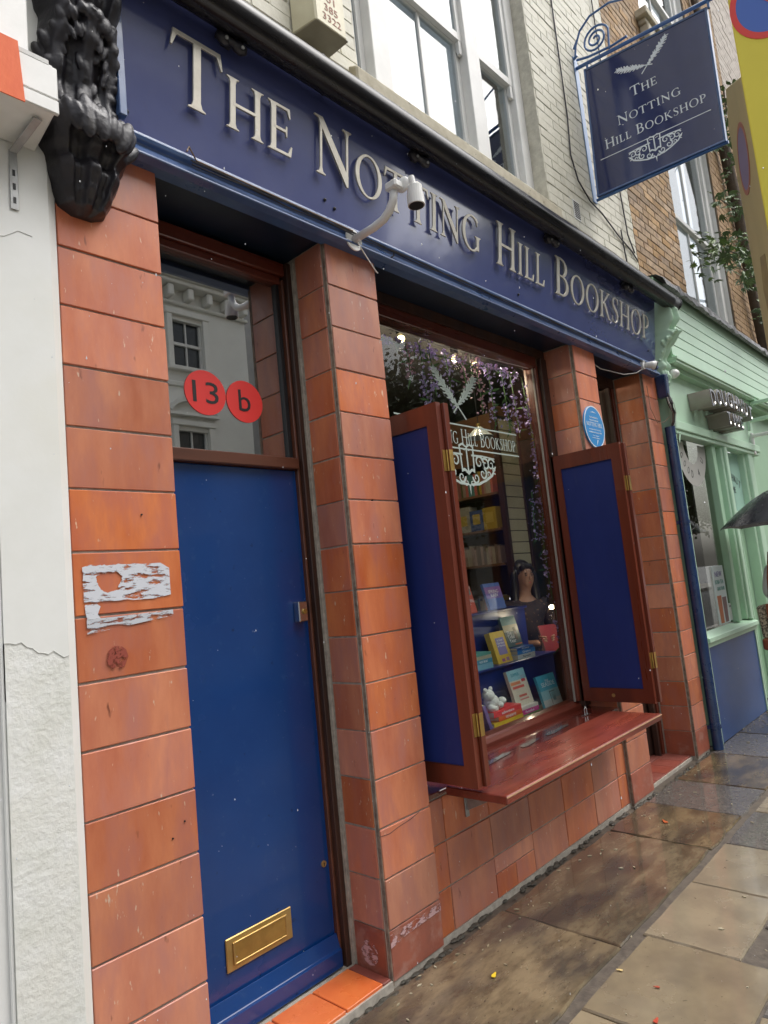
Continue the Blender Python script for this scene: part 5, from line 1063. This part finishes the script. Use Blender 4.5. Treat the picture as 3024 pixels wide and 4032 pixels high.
spotl(2.62, .56, 1.335, 'bright round bulb glowing beside the standing woman', .021, 1.0, BULB)

# ------------------------------------------------------------------ people
def skin(name, joints, edges, mat, parent, root=0, sub=2):
    me = bpy.data.meshes.new(name); off = wloc(parent); me.from_pydata([Vector(j[0])-off for j in joints], edges, []); me.materials.append(mat)
    o = bpy.data.objects.new(name, me); C.objects.link(o); o.parent = parent
    md = o.modifiers.new('skin', 'SKIN'); 
    for i, j in enumerate(joints):
        sv = me.skin_vertices[0].data[i]; r = j[1]; sv.radius = r if isinstance(r, tuple) else (r, r); sv.use_root = (i == root)
    s_ = o.modifiers.new('subdivision', 'SUBSURF'); s_.levels = sub; s_.render_levels = sub
    md.use_smooth_shade = True
    return o
def person(base, face, label, sc=1.0, top=DRESS, legs=DRESS, hair=HAIR, arms=None, headtilt=0):
    """face: unit direction in xy the person faces"""
    r = thing('person', base, label, 'person'); b = Vector(base); f = Vector((face[0], face[1], 0)).normalized(); sd_ = Vector((-f.y, f.x, 0))
    def P(s_, f_, z): return b+sd_*s_*sc+f*f_*sc+Z*z*sc
    A = arms
    J = [(P(0, 0, .95), (.15, .11)), (P(0, 0, 1.10), (.13, .10)), (P(0, .01, 1.28), (.12, .08)), (P(0, 0, 1.395), (.075, .055)), (P(0, .01, 1.46), .050), (P(0, .015+headtilt*.5, 1.52), .055), (P(0, .025+headtilt, 1.58), (.075, .088)), (P(0, .02+headtilt, 1.66), (.074, .088)),
         (P(.17, 0, 1.37), .05), (P(-.17, 0, 1.37), .05)]
    Ed = [(0, 1), (1, 2), (2, 3), (3, 4), (4, 5), (5, 6), (6, 7), (3, 8), (3, 9)]
    k = len(J)
    for sg, root_i in ((1, 8), (-1, 9)):
        for i, (q, rr) in enumerate(A[sg]): J.append((P(*q), rr)); Ed.append((root_i if i == 0 else len(J)-2, len(J)-1))
    for sg in (1, -1):
        L_ = [((sg*.09, 0, .85), .085), ((sg*.095, .02, .48), .06), ((sg*.10, -.01, .09), .042), ((sg*.105, .12, .035), .038)]
        for i, (q, rr) in enumerate(L_): J.append((P(*q), rr)); Ed.append((0 if i == 0 else len(J)-2, len(J)-1))
    body = skin('body', J, Ed, SKIN, r)
    return r, P, body
# woman reading inside the shop
arms = {1: [((.22, .02, 1.12), .042), ((.12, .20, 1.08), .034), ((.05, .30, 1.10), .028)], -1: [((-.22, .02, 1.12), .042), ((-.14, .20, 1.06), .034), ((-.06, .30, 1.07), .028)]}
wm, P, body = person((2.91, .97, 0), (-.5, -.86), 'dark haired woman in a patterned dress looking down behind the window books', .985, arms=arms, headtilt=.03)
T_ = skin('dress', [(P(0, 0, .50), (.21, .19)), (P(0, 0, .95), (.165, .125)), (P(0, 0, 1.10), (.145, .115)), (P(0, .01, 1.26), (.17, .125)), (P(0, -.01, 1.365), (.15, .105)), (P(.18, 0, 1.37), .068), (P(-.18, 0, 1.37), .068), (P(.225, .02, 1.14), .056), (P(-.225, .02, 1.14), .056), (P(0, -.02, 1.40), (.10, .07))], [(0, 1), (1, 2), (2, 3), (3, 4), (4, 5), (4, 6), (5, 7), (6, 8), (4, 9)], DRESS, wm)
hm = MB()
hm.ell(P(0, -.015, 1.655), (.095, .098, .105), 18, 12)
hair = hm.build('hair', HAIR, wm, smooth=True)
for sg in (-1, 1):
    MB().tube([P(sg*.06, .01, 1.70), P(sg*.088, .03, 1.62), P(sg*.095, .02, 1.52), P(sg*.105, .02, 1.42), P(sg*.10, .03, 1.33)], [.03, .036, .038, .04, .02], 10).build('hair_lock', HAIR, hair, smooth=True)
MB().tube([P(0, -.07, 1.62), P(0, -.11, 1.5), P(0, -.13, 1.36)], [.07, .06, .03], 12).build('hair_back', HAIR, hair, smooth=True)
MB().tube([P(-.055, .085, 1.675), P(-.02, .10, 1.70), P(.03, .095, 1.695), P(.07, .07, 1.66)], [.02, .024, .024, .02], 8).build('fringe', HAIR, hair, smooth=True)
fc = MB(); fc.ell(P(0, .078, 1.60), (.060, .058, .088), 18, 14); fce = fc.build('face', SKIN, wm, smooth=True)
MB().ell(P(0, .145, 1.592), (.010, .012, .018), 10, 8).build('nose', SKIN, fce, smooth=True)
for sg in (-1, 1):
    MB().ell(P(sg*.026, .128, 1.617), (.013, .006, .005), 10, 6).build('eye', BLACK, fce, smooth=True); MB().ell(P(sg*.027, .128, 1.637), (.018, .007, .0035), 10, 6).build('eyebrow', HAIR, fce, smooth=True)
MB().ell(P(0, .132, 1.558), (.020, .008, .006), 10, 6).build('mouth', M('lips', (.42, .10, .09), rough=.4), fce, smooth=True)
for sg in (-1, 1):
    for k in range(4): q = P(sg*.045, .315, 1.085+k*.017-.02); MB().tube([P(sg*.07, .29, 1.085+k*.017-.02), P(sg*.045, .325, 1.085+k*.017-.02), P(sg*.02, .33, 1.08+k*.017-.02)], [.009, .008, .006], 6).build('finger', SKIN, body, smooth=True)
    MB().tube([P(sg*.06, .28, 1.12), P(sg*.04, .30, 1.14)], [.010, .008], 6).build('thumb', SKIN, body, smooth=True)
bu = sd_u = (P(1, 0, 0)-P(0, 0, 0)).normalized()*-1
hb = book(tuple(P(.10, .345, .99)), (P(-1, 0, 0)-P(0, 0, 0)), Vector((0, 0, 1))+(P(0, -1, 0)-P(0, 0, 0))*.4, .16, .22, .02, (.20, .02, .03), 'burgundy book with pale lettering held up by the woman inside', title=[('THE NOTTING', .5, .70, .020, .13), ('HILL', .5, .55, .020, .06), ('BOOKSHOP', .5, .40, .020, .12)])
# passer-by with umbrella
arms = {1: [((.22, .0, 1.14), .046), ((.16, .16, 1.12), .038), ((.10, .24, 1.25), .03)], -1: [((-.22, .0, 1.12), .046), ((-.24, .02, .90), .038), ((-.25, .05, .76), .03)]}
pb, P, body = person((5.08, -.585, 0), (1, -.05), 'person in a white shirt walking away under a black umbrella at the right edge', 1.04, arms=arms)
skin('shirt', [(P(0, 0, .84), (.20, .15)), (P(0, 0, 1.05), (.175, .14)), (P(0, .01, 1.26), (.195, .145)), (P(0, -.01, 1.39), (.14, .10)), (P(.185, 0, 1.385), .075), (P(-.185, 0, 1.385), .075), (P(.24, .0, 1.14), .065), (P(-.24, .0, 1.12), .065), (P(-.25, .02, .95), .055), (P(.18, .16, 1.12), .05)], [(0, 1), (1, 2), (2, 3), (3, 4), (3, 5), (4, 6), (5, 7), (7, 8), (6, 9)], SHIRT, pb)
skin('trousers', [(P(0, 0, .93), (.17, .135)), (P(.09, 0, .82), .11), (P(.10, .02, .48), .085), (P(.10, 0, .12), .075), (P(-.09, 0, .82), .11), (P(-.10, .02, .48), .085), (P(-.10, 0, .12), .075)], [(0, 1), (1, 2), (2, 3), (0, 4), (4, 5), (5, 6)], JEAN, pb)
mb = MB(); mb.ell(P(0, -.0, 1.65), (.10, .10, .11), 16, 12); mb.build('hair', HAIR, pb, smooth=True)
for sg in (1, -1):
    for k in range(4): MB().tube([P(sg*.10 if sg > 0 else -.25, .24 if sg > 0 else .05, (1.235 if sg > 0 else .75)+k*.017), P((sg*.07) if sg > 0 else -.235, .275 if sg > 0 else .075, (1.235 if sg > 0 else .72)+k*.012)], [.010, .008], 6).build('finger', SKIN, body, smooth=True)
um = thing('umbrella', (5.05, -.60, 1.3), 'open black umbrella with a sagging wet canopy at the right edge', 'umbrella')
uc = Vector((5.1, -.62, 2.20)); P_ = [uc]; F = []; ns = 8; nr = 6; ru = .60
for k in range(1, nr+1):
    t = k/nr
    for i in range(ns*4):
        a = 2*math.pi*i/(ns*4)+.25; e = (i % 4)/4; sag = math.sin(e*math.pi)
        r = ru*t*(1-.07*sag*t); P_.append(uc+Vector((r*math.cos(a), r*math.sin(a), -.30*t**1.8-.06*t+.012*sag*t)))
q = ns*4
F += [(0, 1+i, 1+(i+1) % q) for i in range(q)]+[(1+(k-1)*q+i, 1+k*q+i, 1+k*q+(i+1) % q, 1+(k-1)*q+(i+1) % q) for k in range(1, nr) for i in range(q)]
mb = MB(); mb.add(P_, F); mb.build('canopy', UMB, um, smooth=True)
MB().tube([uc+Z*.05, uc-Z*.80], .006, 8).build('shaft', CABLE, um); MB().tube([uc-Z*.80, uc-Z*.90], .013, 10).build('handle', BLACK, um, smooth=True)
for i in range(ns): a = 2*math.pi*i/ns+.25; MB().tube([uc-Z*.02, uc+Vector((ru*.5*math.cos(a), ru*.5*math.sin(a), -.13)), uc+Vector((ru*math.cos(a), ru*math.sin(a), -.365))], .0025, 5).build('rib', CABLE, um)
hbg = thing('handbag', (4.98, -.36, .8), 'woven cream handbag with tan leather trim hanging at the right edge', 'handbag')
bx_ = MB(); bx_.hexa([(4.80, -.49, .80), (5.12, -.49, .80), (5.12, -.30, .80), (4.80, -.30, .80), (4.84, -.48, 1.10), (5.08, -.48, 1.10), (5.08, -.27, 1.10), (4.84, -.27, 1.10)]); bx_.build('woven_body', WICKER, hbg, .02)
bx_ = MB(); bx_.hexa([(4.79, -.50, .70), (5.13, -.50, .70), (5.13, -.29, .70), (4.79, -.29, .70), (4.79, -.50, .81), (5.13, -.50, .81), (5.13, -.29, .81), (4.79, -.29, .81)]); bx_.build('leather_base', TAN, hbg, .025, seg=3)
MB().box(4.782, 4.836, -.42, -.37, .80, 1.12).build('leather_band', TAN, hbg, .004); MB().tube([(4.82, -.40, 1.10), (4.86, -.41, 1.35), (4.90, -.44, 1.58), (4.98, -.47, 1.60), (5.04, -.44, 1.3), (5.06, -.40, 1.1)], .014, 8).build('strap', TAN, hbg, smooth=True)
mb = MB(); mb.ell((4.83, -.40, 1.13), (.018, .018, .014), 10, 8); mb.build('buckle', CHROME, hbg, smooth=True)

# ------------------------------------------------------------------ parking sign close on the right
ps = thing('parking_sign_post', (.02, -2.02, 0), 'yellow parking suspension sign boards with blue and red circles at the right edge', 'sign')
f0 = Vector((-.2055, -1.772, 0)); pr_ = Vector((.174, -.985, 0)).normalized(); g0 = Vector((.074, -1.669, 0)); pd_ = (g0-f0).normalized(); nn_ = Vector((-pr_.y, pr_.x, 0))
if nn_.dot(CAM-f0) < 0: nn_ = -nn_
L2 = (g0-f0).length
mb = MB(); mb.prism([(0, 2.05), (.46, 2.05), (.46, 3.25), (0, 3.25)], f0, pr_, Z, nn_, -.006, 0); mb.build('front_board', YEL, ps, .002)
nb_ = Vector((pd_.y, -pd_.x, 0)); nb_ = nb_ if nb_.dot(CAM-f0) > 0 else -nb_
mb = MB(); mb.prism([(.004, 2.05), (L2*.93, 2.10), (L2, 2.84), (L2*.8, 2.93), (.004, 2.80)], f0-nn_*.007, pd_, Z, nb_, -.005, 0); mb.build('side_board', YELB, ps, .002)
def disc(nm, c, u, n, ru_, rv, mt, d, hole=0):
    mb = MB()
    if hole: mb.strip(ellp(0, 0, ru_, rv, 0, 360, 40), ellp(0, 0, ru_*hole, rv*hole, 0, 360, 40), c, u, Z, n, d, True)
    else: mb.prism([(ru_*math.cos(i*math.pi/18), rv*math.sin(i*math.pi/18)) for i in range(36)], c, u, Z, n, d)
    return mb.build(nm, mt, ps)
c_ = f0+pr_*.085+Z*2.96
disc('circle', c_, pr_, nn_, .078, .092, NPB, .001); disc('ring', c_, pr_, nn_, .086, .101, NPR, .0016, .84)
mb = MB(); mb.prism([(-.062, .062), (-.05, .074), (.064, -.062), (.052, -.074)], c_, pr_, Z, nn_, .0020); mb.build('slash', NPR, ps)
c_ = f0-nn_*.007+pd_*L2*.50+Z*2.66
disc('circle', c_, pd_, nb_, .075, .085, M('faded_blue', (.19, .16, .28), rough=.6), .001); disc('ring', c_, pd_, nb_, .085, .095, M('faded_red', (.33, .13, .08), rough=.6), .0016, .86)
mb = MB(); mb.prism([(-.05, 2.36), (.02, 2.38), (.05, 2.30), (.03, 2.2), (-.04, 2.22)], f0-nn_*.007+pd_*L2*.45, pd_, Z, nb_, .001); mb.build('weather_stain', M('sign_stain', (.22, .17, .08), (.32, .26, .1), scale=14, rough=.7), ps)
MB().tube([f0+pr_*.28-nn_*.05, f0+pr_*.28-nn_*.05+Z*3.9], .038, 16).build('post', GREY, ps)

# ------------------------------------------------------------------ foliage in front of the brick wall
def leafstar(mb, p, d, s, up):
    d = d.normalized(); sd_ = d.cross(up).normalized()
    for k, (a, L_) in enumerate(((-.95, .62), (-.45, .85), (0, 1.05), (.45, .85), (.95, .62))):
        e = (d*math.cos(a)+sd_*math.sin(a))*s*L_; w_ = e.cross(up).normalized()*s*.13
        mb.add([p, p+e*.5+w_, p+e-up*s*.12, p+e*.5-w_], [(0, 1, 2, 3)])
def branch(pts, label, n, s, mats, spread=.10, group=None):
    r = thing('leafy_branch', pts[0], label, 'branch', group)
    MB().tube(pts, [.012-.008*i/(len(pts)-1) for i in range(len(pts))], 6).build('twig', BARK, r)
    for mi, mt in enumerate(mats):
        mb = MB()
        for i in range(n//len(mats)):
            t = random.random()*(len(pts)-1.001); k = int(t); a, b = Vector(pts[k]), Vector(pts[k+1]); p = a.lerp(b, t-k)+Vector((random.gauss(0, spread), random.gauss(0, spread*.7), random.gauss(0, spread*.8)))
            leafstar(mb, p, Vector((random.uniform(-1, .6), random.uniform(-1, .4), random.uniform(-1, .3))), s*random.uniform(.6, 1.15), Vector((random.uniform(-.5, .5), random.uniform(-.5, .2), 1)).normalized())
        tag(mb.build('leaves', mt, r), kind='stuff')
    return r
branch([(6.9, -.30, 5.0), (6.2, -.36, 4.93), (5.5, -.40, 4.72), (4.9, -.42, 4.52), (4.55, -.42, 4.38)], 'long drooping branch of pointed leaves crossing the lower white window', 190, .10, LEAFM, .13)
branch([(6.6, -.4, 4.75), (6.0, -.42, 4.62), (5.6, -.45, 4.55)], 'short bushy branch of dark leaves below the long drooping branch', 70, .10, LEAFM, .09)
branch([(6.6, -.30, 5.60), (6.1, -.34, 5.48), (5.55, -.36, 5.36)], 'small leafy sprig sticking out above the long drooping branch', 44, .09, LEAFM, .07)
branch([(7.2, -.35, 4.65), (6.6, -.40, 4.40), (6.2, -.42, 4.15)], 'thin hanging sprig with few leaves in front of the pale bricks', 40, .09, LEAFM, .07)
branch([(7.2, -.25, 7.6), (7.0, -.28, 7.1), (6.6, -.32, 6.7), (6.2, -.34, 6.4), (6.4, -.34, 5.9)], 'climbing leafy stem right of the hanging sign', 150, .10, LEAFM, .13)
vt_ = thing('climbing_trunk', (7.6, -.05, 0), 'twisted grey climbing plant trunk on the brick wall right of the hanging sign', 'plant')
MB().tube([(7.9, -.06, 4.1), (7.6, -.10, 5.0), (7.7, -.08, 6.0), (7.35, -.10, 7.2), (7.5, -.08, 8.4), (7.3, -.06, 9.2)], [.05, .06, .07, .07, .05, .05], 8).tube([(7.6, -.1, 5.0), (7.2, -.25, 5.0), (6.9, -.3, 5.0)], .02, 6).build('trunk', BARK, vt_, smooth=True)

# ------------------------------------------------------------------ across the street (seen in the reflections)
O = thing('stucco_house', (4, -15, 0), 'white stucco house with bracketed cornice across the street, mirrored in the transom glass', 'building')
YO = -13.0
def wallholes(x0, x1, z0, z1, holes, y0, y1, nm, mt, par):
    xs = sorted({x0, x1}|{h[0] for h in holes}|{h[1] for h in holes}); zs = sorted({z0, z1}|{h[2] for h in holes}|{h[3] for h in holes}); mb = MB()
    for i in range(len(xs)-1):
        for k in range(len(zs)-1):
            cx, cz = (xs[i]+xs[i+1])/2, (zs[k]+zs[k+1])/2
            if not any(h[0] < cx < h[1] and h[2] < cz < h[3] for h in holes): mb.box(xs[i], xs[i+1], y0, y1, zs[k], zs[k+1])
    return mb.build(nm, mt, par)
hl = []
for xw in (-4.2, -1.35, 1.5, 4.35, 7.2):
    for z0, z1 in ((1.0, 3.4), (4.6, 6.35), (8.15, 9.45)): hl.append((xw, xw+.95, z0, z1))
wallholes(-6, 9.65, 0, 10.9, hl, YO-.4, YO, 'wall', OPW, O)
MB().box(-6, 9.65, YO-6, YO-.5, 0, 11.0).build('rear_block', OPW, O)
cn_ = MB().box(-6, 9.95, YO, YO+.55, 10.42, 10.62).box(-6, 9.85, YO, YO+.42, 10.30, 10.42).box(-6, 9.72, YO, YO+.12, 9.85, 9.95).box(-6, 9.68, YO, YO+.06, 7.55, 7.7).build('cornice', OPW, O, .03)
for k in range(26): MB().box(-5.6+k*.6, -5.42+k*.6, YO, YO+.34, 9.97, 10.29).build('cornice_bracket', OPW, O, .03)
for i, h in enumerate(hl):
    a, b, z0, z1 = h
    f_ = MB().box(a-.16, a-.0, YO, YO+.09, z0-.05, z1+.12).box(b+.0, b+.16, YO, YO+.09, z0-.05, z1+.12).box(a-.2, b+.2, YO, YO+.12, z1+.12, z1+.28).box(a-.22, b+.22, YO, YO+.18, z0-.16, z0-.05).build('window', OPW, O, .015)
    MB().box(a, b, YO-.16, YO-.14, z0, z1).build('pane', WINDK, f_)
    MB().box(a, a+.06, YO-.14, YO-.08, z0, z1).box(b-.06, b, YO-.14, YO-.08, z0, z1).box((a+b)/2-.02, (a+b)/2+.02, YO-.14, YO-.08, z0, z1).box(a, b, YO-.14, YO-.06, (z0+z1)/2-.04, (z0+z1)/2+.04).build('sash', WHITE, f_)
    if z0 == 4.6:
        mb = MB(); cx = (a+b)/2; mb.strip(ellp(cx, z1+.45, .78, .50, 10, 170, 18), ellp(cx, z1+.40, .70, .40, 10, 170, 18), (0, YO+.2, 0), X, Z, -Y, .28); mb.box(a-.28, b+.28, YO, YO+.2, z1+.38, z1+.46); mb.build('pediment', OPW, f_)
O2 = thing('added_grey_building', (11, -18, 0), 'tall grey building added behind the stucco house for the grey mirrored in the transom glass', 'building')  # added out of view so the transom glass mirrors grey
MB().box(-6, 15.5, -24, -20, 0, 19).build('wall', OPD, O2); MB().box(10.4, 15.5, -20, -15, 0, 15).build('added_wing', OPD, O2)
O3 = thing('terrace', (24, -18, 0), 'pale terrace row across the street beyond the trees', 'building')
hl3 = [(16.6+k*2.6, 17.7+k*2.6, z0, z0+1.7) for k in range(9) for z0 in (1, 4.2, 7.3)]
wallholes(15.6, 40, 0, 10, hl3, -17.4, -17, 'wall', OPW, O3); MB().box(15.6, 40, -17.9, -17.6, 0, 10).build('pane', WINDK, O3)
def tree(x, y, h, cr, nl, label, seed):
    random.seed(seed); r = thing('street_tree', (x, y, 0), label, 'tree', None)
    t = MB().tube([(x, y, 0), (x+.1, y, h*.25), (x, y+.1, h*.5), (x+.15, y, h*.8)], [.22, .18, .13, .05], 10)
    cl = []
    for i in range(16):
        a = random.random()*6.28; z = h*random.uniform(.42, .98); q = cr*random.uniform(.25, .9)*(1-.5*abs(z/h-.65)); c = Vector((x+q*math.cos(a), y+q*math.sin(a), z)); cl.append((c, cr*random.uniform(.25, .42)))
        t.tube([(x, y, h*random.uniform(.3, .55)), ((x+c.x)/2, (y+c.y)/2, c.z*.85), c], [.07, .05, .02], 6)
    t.build('trunk', BARK, r, smooth=True)
    mb = MB(); vs = []; fs = []
    for i in range(nl):
        c, q = random.choice(cl); p = c+Vector((random.gauss(0, q*.55), random.gauss(0, q*.55), random.gauss(0, q*.45))); a = Vector((random.uniform(-1, 1), random.uniform(-1, 1), random.uniform(-1, 1))).normalized(); b = a.orthogonal().normalized(); s_ = random.uniform(.06, .13)
        k = len(vs); vs += [p-a*s_, p+b*s_*.7, p+a*s_, p-b*s_*.7]; fs.append((k, k+1, k+2, k+3))
    mb.v = vs; mb.f = fs; mb.mi = [0]*len(fs); tag(mb.build('crown', LEAFT, r), kind='stuff')
tree(13.8, -10.6, 9.5, 3.4, 16000, 'nearest leafy street tree across the road, mirrored in the shop window', 21)
tree(19.5, -10.6, 11, 4.2, 20000, 'second leafy street tree across the road', 22)
tree(26, -10.8, 10, 4.0, 16000, 'third leafy street tree across the road', 23)
for xx in (33, 41, 50):
    t_ = copy_tree([o for o in bpy.data.objects if o.name.startswith('street_tree')][0]); t_.location.x = xx; t_.rotation_euler.z = xx; t_['label'] = 'leafy street tree %s across the road' % {33: 'fourth along', 41: 'fifth along', 50: 'farthest along'}[xx]
# parked car whose dark reflection lies in the window
car = thing('parked_car', (9.6, -4.9, -.16), 'dark blue hatchback parked at the near kerb', 'car')
cb_ = MB(); prof = [(-2.0, .35), (-2.02, .75), (-1.85, .92), (-1.35, 1.0), (-.75, 1.42), (.75, 1.45), (1.55, 1.05), (2.0, .85), (2.02, .4), (1.6, .28), (-1.6, .28)]
cb_.prism([(9.6+a, b-.16) for a, b in prof], (0, -5.75, 0), X, Z, Y, 1.7); cb_.build('body', M('car_paint', (.01, .015, .04), rough=.15, coat=1), car, .09, seg=3)
MB().prism([(9.6+a, b-.16) for a, b in ((-1.25, 1.02), (-.72, 1.36), (.05, 1.38), (.05, 1.02))], (0, -4.045, 0), X, Z, Y, .006).prism([(9.6+a, b-.16) for a, b in ((.12, 1.02), (.12, 1.38), (.72, 1.38), (1.4, 1.04))], (0, -4.045, 0), X, Z, Y, .006).build('side_window', WINDK, car)
for x in (8.3, 10.95):
    for y in (-5.72, -4.2):
        w_ = MB().tube([(x, y, .17), (x, y+.2, .17)], .33, 28).build('wheel', BLACK, car); MB().tube([(x, y+.19, .17), (x, y+.215, .17)], .22, 20).build('rim', CHROME, w_)

# ------------------------------------------------------------------ light rain in the air
rn = MB(); random.seed(5)
for i in range(420):
    d = random.uniform(1.0, 5.0); px, py = random.uniform(-.60, .60), random.uniform(-.8, .8)
    v = Vector([CR[0][k]*px+CR[1][k]*py+CR[2][k] for k in range(3)]); p = CAM+v*d
    if p.y > -.12 or p.z < .05: continue
    r = random.uniform(.0007, .0016)
    rn.add([p+Vector((r, 0, 0)), p+Vector((0, r, 0)), p-Vector((r, 0, 0)), p-Vector((0, r, 0)), p+Z*r*random.uniform(1, 4), p-Z*r], [(0, 1, 4), (1, 2, 4), (2, 3, 4), (3, 0, 4), (1, 0, 5), (2, 1, 5), (3, 2, 5), (0, 3, 5)])
tag(rn.build('raindrops', M('raindrop', (.75, .78, .82), rough=.05, spec=1)), 'fine raindrops falling in front of the shopfront', 'rain', kind='stuff')
